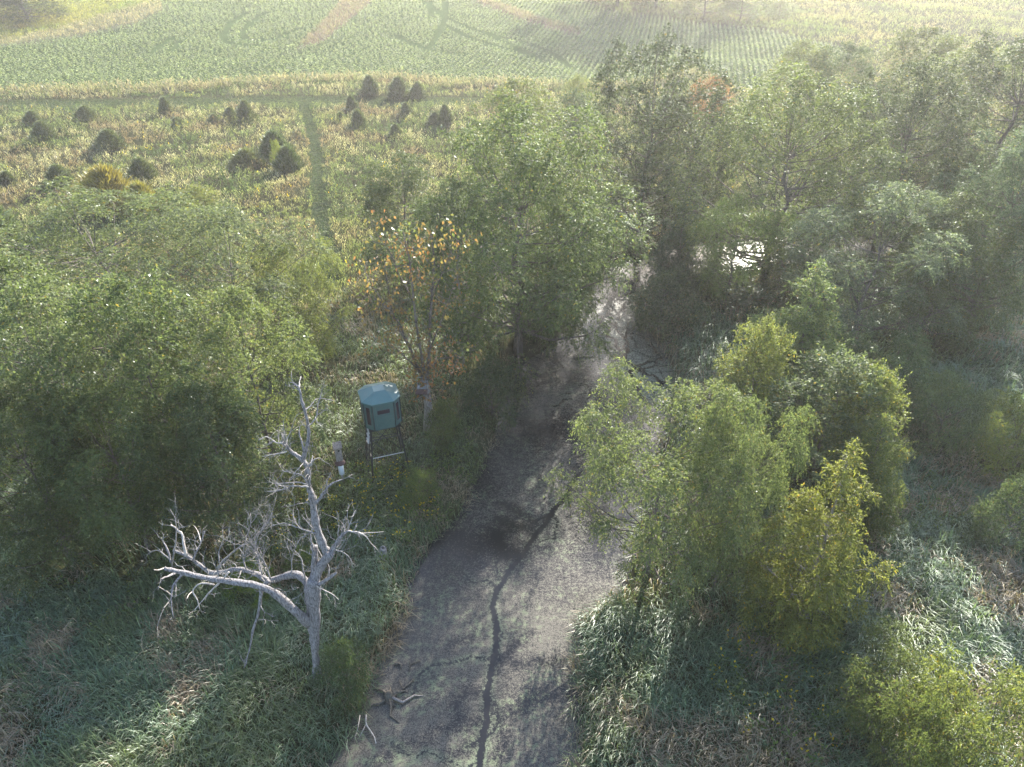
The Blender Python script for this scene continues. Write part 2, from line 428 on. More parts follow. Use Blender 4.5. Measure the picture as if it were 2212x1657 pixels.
CR = [(crinkle(p_, 2 if k_ < 2 else 3, 0.09 if k_ < 2 else 0.2), w_ * 0.9) for k_, (p_, w_) in enumerate(CR)]
SOFT = CR[17:]; CR = CR[:17] + [(p_, w_ * 0.25) for p_, w_ in SOFT[8:]]
for k in range(46):                                   # fine cracks wandering off the open lines
    src = CR[r2.integers(0, 17)][0]; i = r2.integers(0, len(src)); p = np.array(src[i]); a = r2.uniform(0, 6.28); pts = [tuple(p)]
    for q in range(r2.integers(4, 9)):
        a += r2.normal(0, 0.5); p = p + r2.uniform(0.25, 0.7) * np.array([math.cos(a), math.sin(a)]); pts.append(tuple(p))
    CR.append((pts, r2.uniform(0.015, 0.05)))
cd = np.full(wvx.shape, 9.0)
for pts, w in CR: cd = np.minimum(cd, seg_dist(wvx, wvy, pts) - w)
soft = np.full(wvx.shape, 9.0)
for pts, w in SOFT: soft = np.minimum(soft, seg_dist(wvx, wvy, pts) / (0.16 + 1.6 * w))
blue = np.clip(1.3 - seg_dist(wvx, wvy, W0([(1300, 1010), (1300, 1100), (1310, 1190)])) / 1.5, 0, 1)
mid = sstep(21, 24, wvy) * sstep(36, 31, wvy) * sstep(0.0, -2.0, wvx - (wvy - 24) * 0.35 - 1.0)
cover = np.clip(0.58 - 0.34 * np.exp(-soft ** 2) - 0.40 * blue - 0.24 * mid + 0.7 * (fbm(wvx / 3.2, wvy / 3.2, 71) - 0.5) + 0.25 * sstep(26, 14, wvy) - 0.28 * sstep(46, 53, wvy), 0, 1)
wt = np.stack([np.clip(cd * 0.5 + 0.5, 0, 1), cover, np.clip(1.25 - seg_dist(wvx, wvy, W0([(1330, 700), (1352, 780), (1375, 850)])) / 2.6, 0, 1)], 1)
wmat, t, out = nodes_of('creek_water_with_weed_mat')
at = N(t, 'Attribute', attribute_name='tint'); sp = N(t, 'SeparateColor'); t.links.new(at.outputs['Color'], sp.inputs[0])
geo = N(t, 'NewGeometry'); pos = geo.outputs['Position']
nA = noise(t, pos, 3.2, 5, 0.7); nB = noise(t, pos, 9.0, 5, 0.72); nC = noise(t, pos, 24.0, 3, 0.6); nD = noise(t, pos, 0.5, 3, 0.5)
dist = mathn(t, 'MULTIPLY', mathn(t, 'SUBTRACT', sp.outputs[0], 0.5), 2.0)
dist = mathn(t, 'ADD', dist, mathn(t, 'MULTIPLY', mathn(t, 'SUBTRACT', nB, 0.5), 0.34))
solid = mathn(t, 'MULTIPLY', mathn(t, 'ADD', dist, 0.0), 22.0, True)                       # 0 in the cracks
speck = mathn(t, 'ADD', mathn(t, 'MULTIPLY', nB, 0.55), mathn(t, 'MULTIPLY', nC, 0.45))
edge = mathn(t, 'SUBTRACT', 0.60, mathn(t, 'MULTIPLY', sp.outputs[1], 0.30))
edge = mathn(t, 'SUBTRACT', edge, mathn(t, 'MULTIPLY', mathn(t, 'SUBTRACT', nA, 0.5), 0.30))
mat_cov = mathn(t, 'MULTIPLY', mathn(t, 'SUBTRACT', speck, edge), 5.5, True)
fac = mathn(t, 'MULTIPLY', solid, mat_cov)
wet = N(t, 'BsdfPrincipled', Roughness=0.07, IOR=1.33); wet.inputs['Base Color'].default_value = (0.012, 0.012, 0.013, 1)
bw = N(t, 'Bump'); bw.inputs['Strength'].default_value = 0.12; bw.inputs['Distance'].default_value = 0.05
t.links.new(nA, bw.inputs['Height']); t.links.new(bw.outputs[0], wet.inputs['Normal'])
weed = N(t, 'BsdfPrincipled', Roughness=0.42, IOR=1.4); weed.inputs['Specular IOR Level'].default_value = 0.26
wc = ramp(t, nC, [(0.28, (0.045, 0.040, 0.035)), (0.5, (0.086, 0.078, 0.064)), (0.72, (0.142, 0.132, 0.106))])
green = ramp(t, mathn(t, 'MULTIPLY', nA, mathn(t, 'ADD', nD, 0.45)), [(0.50, (0, 0, 0)), (0.66, (1, 1, 1))])
wc = mixc(t, green, wc, (0.13, 0.15, 0.09))
pale = mathn(t, 'MULTIPLY', sp.outputs[2], mathn(t, 'MULTIPLY', nB, 1.1), True)
wc = mixc(t, pale, wc, (0.30, 0.32, 0.25))  # paler weed at the bend, its colour also standing in for sky reflection
rim = mathn(t, 'MULTIPLY', mathn(t, 'SUBTRACT', 1.0, mathn(t, 'MULTIPLY', dist, 4.0, True)), 0.55)
wc = mixc(t, rim, wc, (0.12, 0.15, 0.09))
t.links.new(wc, weed.inputs['Base Color'])
bq = N(t, 'Bump'); bq.inputs['Strength'].default_value = 0.22; bq.inputs['Distance'].default_value = 0.03
t.links.new(speck, bq.inputs['Height']); t.links.new(bq.outputs[0], weed.inputs['Normal'])
ms = N(t, 'MixShader'); t.links.new(fac, ms.inputs[0]); t.links.new(wet.outputs[0], ms.inputs[1]); t.links.new(weed.outputs[0], ms.inputs[2])
t.links.new(ms.outputs[0], out.inputs[0])
water = new_obj('creek_water', np_mesh('creek_water', np.stack([wvx, wvy, np.zeros_like(wvx)], 1), WF, wt, True), wmat, None, 'structure')

# ------------------------------------------------------------------ trees: generator
def tree_mesh(name, shape, H, R, seed, lobes=26, dens=30, leaf=(0.17, 0.075), spray=0.42, nleaf=8, droop=0.5, squash=0.8, base=0.28,
              lobe_r=0.34, col=(0.075, 0.115, 0.032), yellow=0.25, trunk_r=0.17, fill=0.35, lean=0.0, forks=0):
    g = np.random.default_rng(seed)
    prof = {'round': lambda q: math.sin(math.pi * min(0.97, 0.20 + 0.72 * q)) ** 0.75,
            'cone': lambda q: max(0.05, (1 - q) ** 0.8) * (0.72 + 0.28 * min(1, q * 5)),
            'oval': lambda q: math.sin(math.pi * min(0.95, 0.28 + 0.60 * q)) ** 0.9,
            'umbrella': lambda q: 0.42 + 0.58 * math.sin(math.pi * min(0.92, 0.10 + 0.68 * q)),
            'tall': lambda q: math.sin(math.pi * min(0.94, 0.16 + 0.74 * q)) ** 0.6}[shape]
    wood = Build(); th = H * (0.82 if shape in ('cone', 'oval') else 0.66)
    tp = [np.array([lean * H * (k / 6) ** 1.5 + g.normal(0, 0.012 * H) * (k > 0), g.normal(0, 0.012 * H) * (k > 0), th * k / 6]) for k in range(7)]
    tr = [trunk_r * (1.25 if k == 0 else 1.0) * (1 - 0.72 * k / 6) for k in range(7)]
    wood.tube(tp, tr, 7)
    L = []
    for i in range(lobes):
        q = (i + 0.5) / lobes; q = 1 - math.sqrt(1 - q * 0.995) if shape == 'cone' else q ** 0.85
        z = H * (base + (1 - base) * q * 0.95); rr = R * prof(q)
        a = i * 2.39996 + g.normal(0, 0.35); k = g.uniform(0.34, 0.98) if i < lobes - 2 else 0.15
        lr = R * lobe_r * g.uniform(0.55, 1.22) * ((0.22 + 0.78 * rr / R) if shape == 'cone' else (0.55 + 0.45 * rr / R))
        c = np.array([lean * H * 0.6 + math.cos(a) * (rr - lr * 0.45) * k / 0.72, math.sin(a) * (rr - lr * 0.45) * k / 0.72, min(z, H - lr * squash * 0.8)])
        L.append((c, lr))
        zt = max(0.12 * H, min(th * 0.97, c[2] - 0.42 * math.hypot(c[0], c[1]) - 0.2 * lr)); s = zt / th * 6; k0 = int(min(5, s))
        p0 = tp[k0] + (tp[k0 + 1] - tp[k0]) * (s - k0); mid = (p0 + c) / 2 + np.array([0, 0, -0.10 * np.linalg.norm(c - p0)]) + g.normal(0, 0.12, 3)
        r0 = max(0.022, trunk_r * 0.40 * (1 - zt / H)); wood.tube([p0, mid, c], [r0, r0 * 0.7, r0 * 0.4], 5, False)
        for _ in range(4):
            d = unit(g.normal(0, 1, 3) + np.array([0, 0, 0.35]) + 0.8 * unit(c * np.array([1, 1, 0]) + 1e-6)); e = c + d * lr * 0.85
            wood.tube([c, (c + e) / 2 + g.normal(0, 0.06, 3), e], [r0 * 0.4, r0 * 0.26, 0.008], 4, False)
    PV, PD, PS, PL, PWd, PC = [], [], [], [], [], []
    axis = np.array([0, 0, H * 0.45])
    for c, lr in L:
        n = int(dens * 4 * lr * lr * g.uniform(0.8, 1.2)) + 6
        u = unit(g.normal(0, 1, (n, 3)) + 0.42 * unit((c - axis)[None]) + np.array([0, 0, 0.30]))
        rad = np.where(g.random(n) < fill, g.uniform(0.25, 0.8, n), g.uniform(0.8, 1.10, n))
        p = c + u * (rad * lr)[:, None] * np.array([1, 1, squash])
        d = unit(u * 0.9 + g.normal(0, 0.45, (n, 3)) + np.array([0, 0, 0.18]))
        for _ in range(3):                                   # leafy shoots that break the outline of the clump
            sd_ = unit(g.normal(0, 0.55, 3) + 0.7 * unit(c - axis) + np.array([0, 0, 0.55])); ns = 7
            tt = np.linspace(0.7, g.uniform(1.25, 1.75), ns)[:, None]
            p = np.concatenate([p, c + sd_ * tt * lr * np.array([1, 1, squash]) + g.normal(0, 0.09, (ns, 3))])
            d = np.concatenate([d, unit(sd_ * 0.8 + g.normal(0, 0.6, (ns, 3)))]); n += ns
        hv = g.random(); cl = np.clip(g.normal(0.5, 0.22, n) + 0.5 * (hv - 0.5), 0, 1)
        side = unit(np.cross(d, np.array([0, 0, 1.0]) + g.normal(0, 0.25, (n, 3))))
        sl_ = spray * g.uniform(0.65, 1.35, n)
        for k in range(nleaf):
            tq = (k + 1) / nleaf; sgn = 1 if k % 2 else -1
            if k == nleaf - 1: sgn = 0
            q = p + d * (sl_ * tq)[:, None]; q[:, 2] -= droop * sl_ * tq ** 2 * 0.8
            ld = unit(d * (0.55 if sgn else 1.0) + side * sgn * 0.9 + np.array([0, 0, -droop * (0.25 + 0.5 * tq)]) + g.normal(0, 0.28, (n, 3)))
            ls = unit(np.cross(ld, g.normal(0, 0.55, (n, 3)) + np.array([0, 0, 1.0])))
            PV.append(q); PD.append(ld); PS.append(ls); PL.append(0.88 * leaf[0] * g.uniform(0.65, 1.3, n)); PWd.append(0.9 * leaf[1] * g.uniform(0.75, 1.25, n))
            v = cl + g.normal(0, 0.16, n)
            base_c = np.array(col)[None] * (0.62 + 0.62 * np.clip(v, 0, 1.2))[:, None]
            yl = (g.random(n) < yellow * 0.045)[:, None]
            y2 = np.clip((v - 0.62) * yellow * 1.6, 0, 0.6)[:, None]
            base_c = base_c * (1 - y2) + np.array([0.17, 0.175, 0.03]) * y2
            PC.append(np.where(yl, np.array([0.22, 0.17, 0.05]), base_c))
    V, F = leaf_quads(np.concatenate(PV), np.concatenate(PD), np.concatenate(PS), np.concatenate(PL), np.concatenate(PWd), 0.12, 0.12)
    crown = np_mesh(name + '_crown', V, F, np.repeat(np.concatenate(PC), 4, 0)); crown.materials.append(M['leaf'])
    tm = wood.mesh(name + '_trunk', True); tm.materials.append(M['bark'])
    return dict(trunk=tm, crown=crown, H=H, R=R)

GREEN, DARK, LIGHT, GREY = (0.086, 0.112, 0.056), (0.068, 0.086, 0.048), (0.113, 0.140, 0.066), (0.104, 0.124, 0.080)
TV = {}
TV['round_a'] = tree_mesh('round_a', 'round', 12, 4.2, 1, 46, 24, (0.19, 0.085), 0.42, 7, 0.55, 0.80, 0.14, 0.27, GREEN, 0.35, fill=0.2)
TV['round_b'] = tree_mesh('round_b', 'round', 12, 4.2, 2, 44, 24, (0.19, 0.085), 0.42, 7, 0.55, 0.85, 0.12, 0.28, LIGHT, 0.3, fill=0.2)
TV['big_a'] = tree_mesh('big_a', 'tall', 15, 6.0, 3, 70, 19, (0.20, 0.09), 0.48, 7, 0.7, 0.95, 0.08, 0.25, GREEN, 0.25, 0.30, fill=0.2)
TV['big_b'] = tree_mesh('big_b', 'tall', 16, 5.5, 4, 62, 16, (0.22, 0.10), 0.48, 7, 0.45, 0.85, 0.14, 0.225, DARK, 0.25, 0.30, fill=0.2)
TV['feather_a'] = tree_mesh('feather_a', 'umbrella', 9, 4.5, 5, 56, 20, (0.155, 0.064), 0.54, 9, 0.75, 0.55, 0.18, 0.22, LIGHT, 0.4, 0.16, fill=0.2)
TV['feather_b'] = tree_mesh('feather_b', 'umbrella', 10, 4.5, 6, 44, 18, (0.16, 0.066), 0.54, 9, 0.6, 0.48, 0.20, 0.24, GREY, 0.3, 0.17, fill=0.2)
TV['cone_a'] = tree_mesh('cone_a', 'cone', 9, 2.7, 7, 58, 26, (0.17, 0.07), 0.46, 8, 0.5, 0.36, 0.10, 0.32, LIGHT, 0.5, 0.12, fill=0.2)
TV['cone_b'] = tree_mesh('cone_b', 'cone', 8, 2.4, 8, 46, 36, (0.17, 0.07), 0.42, 8, 0.45, 0.65, 0.12, 0.36, GREEN, 0.4, 0.10, fill=0.2)
TV['oval'] = tree_mesh('oval', 'oval', 7, 2.3, 9, 30, 38, (0.18, 0.075), 0.36, 7, 0.1, 0.95, 0.10, 0.34, LIGHT, 0.5, 0.10, fill=0.2)
TV['far'] = tree_mesh('far', 'round', 14, 5.5, 10, 44, 12, (0.30, 0.14), 0.55, 6, 0.4, 0.85, 0.08, 0.26, GREEN, 0.3, 0.24)
TV['shrub_a'] = tree_mesh('shrub_a', 'oval', 3, 1.9, 12, 18, 40, (0.14, 0.06), 0.34, 7, 0.3, 0.8, 0.10, 0.36, GREEN, 0.4, 0.05)
TV['shrub_b'] = tree_mesh('shrub_b', 'umbrella', 2.6, 2.2, 13, 20, 30, (0.15, 0.045), 0.50, 9, 0.6, 0.6, 0.10, 0.32, LIGHT, 0.5, 0.04)

def place_tree(name, kind, bx, by, top, halfw, label, color=(1, 1, 1), group=None, cat='tree', rot=None, dy=0.0, bark=None):
    """bx: pixel column of the crown; by: pixel row of the foot on the terrain; top pixel row of the crown; half width of the crown in pixels"""
    tv = TV[kind]; p = G(bx, by); p[1] += dy; p[2] = gz(p[0], p[1])
    Hw = at_y(bx, top, p[1])[2] - p[2]
    if cat in ('tree', 'shrub'):                             # bx is the middle of the crown: stand the trunk plumb below it
        row = np.linspace(top, by, 60); zz = np.array([at_y(bx, r_, p[1])[2] for r_ in row])
        p[0] = at_y(bx, row[int(np.argmin(np.abs(zz - p[2] - 0.6 * Hw)))], p[1])[0]; p[2] = gz(p[0], p[1])
    dist = math.sqrt(p[0] ** 2 + p[1] ** 2 + (CAM_H - p[2] - Hw * 0.6) ** 2)
    Rw = halfw / FPX * dist
    o = empty(name, (p[0], p[1], p[2] - 0.08), rot if rot is not None else rng.uniform(0, 6.28))
    o.scale = (Rw / tv['R'], Rw / tv['R'], Hw / tv['H'])
    tag(o, label, cat, group)
    tr = new_obj('trunk', tv['trunk'], None, o); cr = new_obj('crown', tv['crown'], None, o)
    cr.color = (*color, 1)
    if bark:
        tr.material_slots[0].link = 'OBJECT'; tr.material_slots[0].material = M[bark]
    PLACED.append((name, label, p[0], p[1], Rw, Hw)); return o
PLACED = []

T = place_tree
YG, BR, DK, GR = (1.35, 1.25, 0.9), (1.5, 1.35, 1.0), (0.75, 0.8, 0.85), (1.05, 1.05, 1.2)
# left thicket
T('locust_tree', 'feather_a', 215, 735, 428, 205, 'spreading layered pale green tree at the back of the left thicket', (1.15, 1.12, 1.05))
T('locust_tree', 'feather_b', 500, 800, 452, 150, 'grey-green feathery tree at the thicket edge below the tan weeds', (1.1, 1.1, 0.95))
T('locust_tree', 'feather_a', 640, 790, 535, 92, 'slim light green tree with bare forked trunk beside the sunlit clearing', YG)
T('maple_tree', 'round_b', 95, 1090, 562, 165, 'bright green leafy tree at the far end of the left thicket', (1.05, 1.05, 1.0))
T('maple_tree', 'round_a', 330, 1110, 600, 150, 'tall green tree in the middle of the left thicket', (1.1, 1.1, 1.0))
T('maple_tree', 'round_b', 545, 1060, 625, 125, 'bright green tree in the thicket behind the upper dead branches', (1.15, 1.12, 1.0))
T('maple_tree', 'round_a', 470, 1165, 830, 120, 'dark green low tree of the thicket above the dead limbs', (0.85, 0.9, 0.9))
T('hackberry_tree', 'round_b', 250, 1190, 850, 120, 'dim olive tree at the shaded foot of the thicket', (0.85, 0.9, 0.8))
T('hackberry_tree', 'round_a', 60, 1215, 840, 130, 'dull olive tree at the shaded outer corner of the thicket', (0.95, 0.9, 0.8))
T('sapling', 'oval', 432, 560, 408, 58, 'small bright yellow-green tree above the thicket by the old field', BR)
# centre group
T('elm_tree', 'big_a', 1120, 765, 243, 205, 'tallest broad green tree leaning over the left creek bank', (1.15, 1.15, 1.0))
T('elm_tree', 'big_a', 1205, 745, 400, 92, 'drooping green tree overhanging the narrow bend of the creek', (1.2, 1.22, 1.0), rot=2.0)
T('elm_tree', 'round_a', 872, 610, 330, 105, 'green tree on the mown-path side of the tallest creek tree', (0.95, 0.95, 0.9))
T('ash_tree', 'round_a', 1110, 445, 172, 98, 'pale green tree standing behind the tallest creek tree', (1.4, 1.3, 0.95))
T('walnut_tree', 'big_b', 990, 790, 385, 78, 'grey-barked tree with a long bare trunk behind the autumn tree', (0.95, 1.0, 1.0), bark='palebark')
T('shrub', 'shrub_a', 1240, 330, 205, 55, 'dull blue-green bush in the gap between the two tall creek trees', DK, cat='shrub')
# across the creek
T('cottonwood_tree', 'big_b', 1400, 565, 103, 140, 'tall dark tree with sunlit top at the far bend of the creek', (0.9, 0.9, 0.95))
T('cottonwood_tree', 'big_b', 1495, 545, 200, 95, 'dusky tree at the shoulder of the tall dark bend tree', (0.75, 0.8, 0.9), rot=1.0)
T('sapling', 'oval', 1246, 300, 168, 30, 'small yellow-green tree at the crop field corner beside the tall bend tree', BR)
T('elm_tree', 'big_a', 1700, 610, 163, 165, 'broad pale green tree with visible dark limbs past the bright water', (1.35, 1.28, 1.15), rot=4.0)
T('sumac', 'shrub_b', 1535, 255, 172, 34, 'rusty orange-red bush at the field edge', (2.1, 0.75, 0.6), cat='shrub')
T('ash_tree', 'round_a', 1722, 320, 88, 70, 'yellowish tree at the field edge left of a rounded dark tree', BR)
T('oak_tree', 'round_b', 1808, 345, 92, 60, 'rounded dark green tree at the field edge', (0.7, 0.75, 0.85))
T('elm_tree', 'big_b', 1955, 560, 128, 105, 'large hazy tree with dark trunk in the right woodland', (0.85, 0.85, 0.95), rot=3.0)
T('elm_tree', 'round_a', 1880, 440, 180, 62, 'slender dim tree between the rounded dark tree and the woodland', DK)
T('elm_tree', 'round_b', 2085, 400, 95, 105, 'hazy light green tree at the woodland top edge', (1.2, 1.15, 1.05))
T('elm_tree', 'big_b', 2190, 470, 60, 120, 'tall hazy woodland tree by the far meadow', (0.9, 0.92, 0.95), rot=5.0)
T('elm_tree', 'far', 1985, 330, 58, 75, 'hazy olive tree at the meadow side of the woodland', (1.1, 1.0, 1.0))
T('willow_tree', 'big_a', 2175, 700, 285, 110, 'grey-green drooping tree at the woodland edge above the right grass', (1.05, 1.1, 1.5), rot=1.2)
T('elm_tree', 'round_a', 2060, 610, 330, 85, 'shadowed tree inside the right woodland', DK)
T('locust_tree', 'feather_a', 1590, 660, 432, 78, 'light feathery tree on the near bank in front of the bright water', (1.05, 1.2, 0.9))
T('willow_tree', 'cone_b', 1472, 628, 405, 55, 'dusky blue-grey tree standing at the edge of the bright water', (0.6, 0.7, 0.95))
T('walnut_tree', 'feather_b', 1895, 755, 405, 140, 'large silvery feathery tree right of the tiered pale tree', (1.15, 1.2, 1.2))
T('ash_tree', 'cone_a', 1745, 880, 515, 105, 'tiered pale green pointed tree on the right bank', (1.3, 1.35, 1.2))  # leaf colour lightened in place of sunlight that the trees behind block
T('mulberry_tree', 'round_b', 2045, 735, 418, 100, 'dense dark tree with yellow-green shoots above the right grass', (0.85, 0.85, 0.8))
T('ash_tree', 'oval', 1628, 985, 700, 68, 'young bright yellow-green upright tree on the right bank', BR)
T('ash_tree', 'oval', 1790, 1060, 782, 110, 'rounded grey-green ash behind the yellow-green foreground tree', GR)
T('ash_tree', 'oval', 1860, 1075, 800, 72, 'bright-topped ash with yellowing lower leaves', YG)
T('shrub', 'shrub_b', 1940, 880, 745, 68, 'loose green shrub at the woodland foot beside the right grass', (0.9, 1.0, 1.0), cat='shrub')
T('shrub', 'shrub_a', 1765, 855, 690, 90, 'green bush under the tiered pale tree', (0.9, 0.95, 1.0), cat='shrub')
T('shrub', 'shrub_a', 1432, 712, 590, 66, 'dull green bush on the bank point below the bright water', DK, cat='shrub')
T('shrub', 'shrub_a', 1700, 640, 560, 120, 'dark undergrowth bush on the shaded right bank', (0.7, 0.8, 0.9), cat='shrub')
# foreground right
T('box_elder_tree', 'feather_a', 1432, 1240, 843, 186, 'pale green tree with drooping sprays overhanging the weed-covered water', (1.08, 1.05, 1.0), rot=0.7)
T('box_elder_tree', 'feather_a', 1590, 1275, 872, 105, 'drooping light green tree between the overhanging tree and the yellow-green one', (1.0, 1.0, 0.95), rot=2.9)
T('honey_locust_tree', 'cone_a', 1800, 1345, 893, 112, 'yellow-green slender pointed tree with grey trunk on the right bank', (1.45, 1.25, 0.8), bark='palebark')
T('ash_tree', 'cone_b', 1890, 1150, 862, 66, 'upright light green tree at the edge of the right grass', YG)
T('shrub', 'shrub_b', 2045, 960, 835, 62, 'small loose sapling alone in the right grass', (1.0, 1.05, 1.1), cat='shrub')
T('shrub', 'shrub_b', 2205, 1010, 880, 62, 'pale bush at the far side of the right grass', YG, cat='shrub')
T('shrub', 'shrub_b', 2140, 1690, 1500, 100, 'yellow-green feathery locust shrub in the corner of the right grass', YG, cat='shrub')
T('shrub', 'shrub_b', 1940, 1545, 1420, 84, 'dim olive feathery shrub beside the corner locust shrub', (0.95, 0.95, 0.8), cat='shrub')
T('shrub', 'shrub_b', 1985, 1675, 1520, 66, 'low green feathery shrub in front of the corner locust shrub', (1.1, 1.1, 0.8), cat='shrub')
T('shrub', 'shrub_a', 2190, 1190, 1040, 45, 'dark bush beside the brush pile in the right grass', DK, cat='shrub')
# left bank shrubs
T('shrub', 'shrub_a', 745, 1490, 1385, 44, 'dark green bush against the foot of the dead tree', (0.75, 0.85, 0.8), cat='shrub')
T('shrub', 'shrub_a', 905, 1085, 1022, 34, 'small bright green bush beside the tower legs', (1.2, 1.25, 0.8), cat='shrub')
T('shrub', 'shrub_a', 955, 960, 868, 34, 'olive bush against the autumn tree trunk', (1.0, 1.0, 0.7), cat='shrub')
T('shrub', 'shrub_a', 1060, 900, 775, 55, 'dim green bush between the bare trunk and the creek', DK, cat='shrub')
T('shrub', 'shrub_a', 655, 1250, 1185, 30, 'green sprout at the root of the dead limbs', (1.2, 1.25, 0.7), cat='shrub')
T('shrub', 'shrub_a', 545, 1285, 1215, 40, 'yellow-green young oak sprout under the long dead limb', (1.4, 1.5, 0.6), cat='shrub')
# far trees along the top
T('hedge_tree', 'far', 40, 48, -60, 62, 'dark round tree in the yellow meadow beyond the crop', (0.6, 0.6, 0.55))
T('hedge_tree', 'far', -30, 40, -70, 60, 'dark tree crowding the round one in the yellow meadow', (0.55, 0.58, 0.55), rot=2)
T('hedge_tree', 'far', 1345, 14, -270, 80, 'reddish dim hedge tree above the crop shadow', (1.4, 0.95, 1.0), rot=1)
T('hedge_tree', 'far', 1430, 22, -250, 76, 'dim hedge tree beside the reddish one', (1.2, 0.9, 1.0), rot=2)
T('hedge_tree', 'far', 1530, 44, -110, 54, 'round dark hedge tree at the crop edge', (0.9, 0.85, 0.85), rot=3)
T('hedge_tree', 'far', 1608, 46, -70, 46, 'olive hedge tree ending the row at the crop edge', (1.0, 1.0, 0.85), rot=4)
T('hedge_tree', 'shrub_a', 1685, 40, 0, 24, 'lone pale bush in the far meadow past the hedge row', YG, cat='shrub')
T('hedge_tree', 'shrub_a', 1870, -8, -40, 40, 'dim bush at the head of the far meadow', DK, cat='shrub')

# ------------------------------------------------------------------ autumn tree: sparse orange leaves on many bare limbs
def autumn_tree():
    g = np.random.default_rng(77); p = G(922, 935); H = at_y(900, 492, p[1])[2] - p[2]
    root = tag(empty('autumn_maple_tree', (p[0], p[1], p[2] - 0.1)), 'thin autumn tree with orange leaves and many bare limbs behind the tower blind', 'tree')
    sc = np.linalg.norm([p[0], p[1], CAM_H - 5]) / FPX
    def q(px, py, dy=0.0):
        a = at_y(px, py, p[1] + dy); return np.array([a[0] - p[0], dy, a[2] - p[2] + 0.1])
    w = Build()
    w.tube([q(922, 940), q(925, 880), q(920, 838), q(918, 820)], [0.24, 0.21, 0.20, 0.18], 8)
    w.obj('trunk', M['palebark'], root, True)
    limbs = [([(918, 830), (905, 800), (880, 740), (862, 700), (838, 668), (805, 640)], 0.10, 0.6), ([(920, 825), (912, 780), (900, 710), (892, 640), (884, 560), (870, 500)], 0.10, -0.4),
             ([(922, 825), (926, 770), (928, 700), (934, 620), (938, 560), (930, 505)], 0.11, 0.4), ([(880, 745), (850, 690), (838, 620), (830, 560)], 0.05, 0.9),
             ([(905, 800), (868, 765), (835, 740), (800, 725)], 0.045, -0.8), ([(926, 760), (950, 700), (968, 650), (985, 600)], 0.045, 0.5),
             ([(924, 800), (950, 775), (980, 770), (1005, 775)], 0.04, -0.9), ([(892, 650), (860, 590), (840, 540), (815, 510)], 0.04, -0.5),
             ([(930, 650), (955, 590), (975, 540), (990, 520)], 0.04, -0.6), ([(862, 700), (825, 650), (795, 600), (780, 570)], 0.035, 0.2),
             ([(925, 870), (905, 855), (890, 838)], 0.03, -0.2)]
    tips = []
    for pts, r, dy in limbs:
        b = Build(); n = len(pts); P3 = [q(x, y, dy * (k / (n - 1)) * 2) for k, (x, y) in enumerate(pts)]
        b.tube(P3, [r * (1 - 0.8 * k / (n - 1)) for k in range(n)], 6)
        lo = b.obj('limb', M['bark'], root, True); tb = Build()
        for k in range(1, n):
            for _ in range(4):
                s = P3[k - 1] + (P3[k] - P3[k - 1]) * g.random(); d = unit(g.normal(0, 1, 3) + np.array([0, 0, 0.5]) + 0.7 * unit(P3[k] - P3[k - 1]))
                e = s + d * g.uniform(0.6, 1.3); m_ = (s + e) / 2 + g.normal(0, 0.06, 3); tb.tube([s, m_, e], [0.018, 0.012, 0.006], 4, False)
                tips += [m_, e]
                for _ in range(2):
                    f = m_ + unit(d + g.normal(0, 0.6, 3)) * g.uniform(0.3, 0.7); tb.tube([m_, f], [0.009, 0.004], 3, False); tips.append(f)
        tb.obj('twigs', M['bark'], lo, False, 'stuff')
    tips = np.array(tips); k = len(tips); rep = 8
    P = np.repeat(tips, rep, 0) + g.normal(0, 0.20, (k * rep, 3)); keep = g.random(len(P)) < np.clip(0.0 + 0.75 * fbm(P[:, 0] / 0.9, P[:, 2] / 0.9, 3) + 0.14 * (P[:, 0] > 0), 0, 1)
    P = P[keep]; n = len(P); D = unit(g.normal(0, 0.6, (n, 3)) + np.array([0, 0, -0.7])); S = unit(np.cross(D, g.normal(0, 1, (n, 3))))
    hue = np.clip(fbm(P[:, 0] / 1.2, P[:, 2] / 1.2, 8) * 1.5 - 0.3 + g.normal(0, 0.22, n) + 0.22 * (P[:, 0] > 0.5) * (P[:, 2] < 6), 0, 1)[:, None]
    hue = hue * 0.8; c = rgb(0.105, 0.125, 0.045) * (1 - hue) + rgb(0.30, 0.125, 0.065) * hue
    V, F = leaf_quads(P, D, S, g.uniform(0.14, 0.24, n), g.uniform(0.09, 0.15, n), 0.1, 0.12)
    cr = new_obj('crown', np_mesh('autumn_leaves', V, F, np.repeat(c, 4, 0)), M['leaf'], root)
    return root, p
AUT, AUTP = autumn_tree()

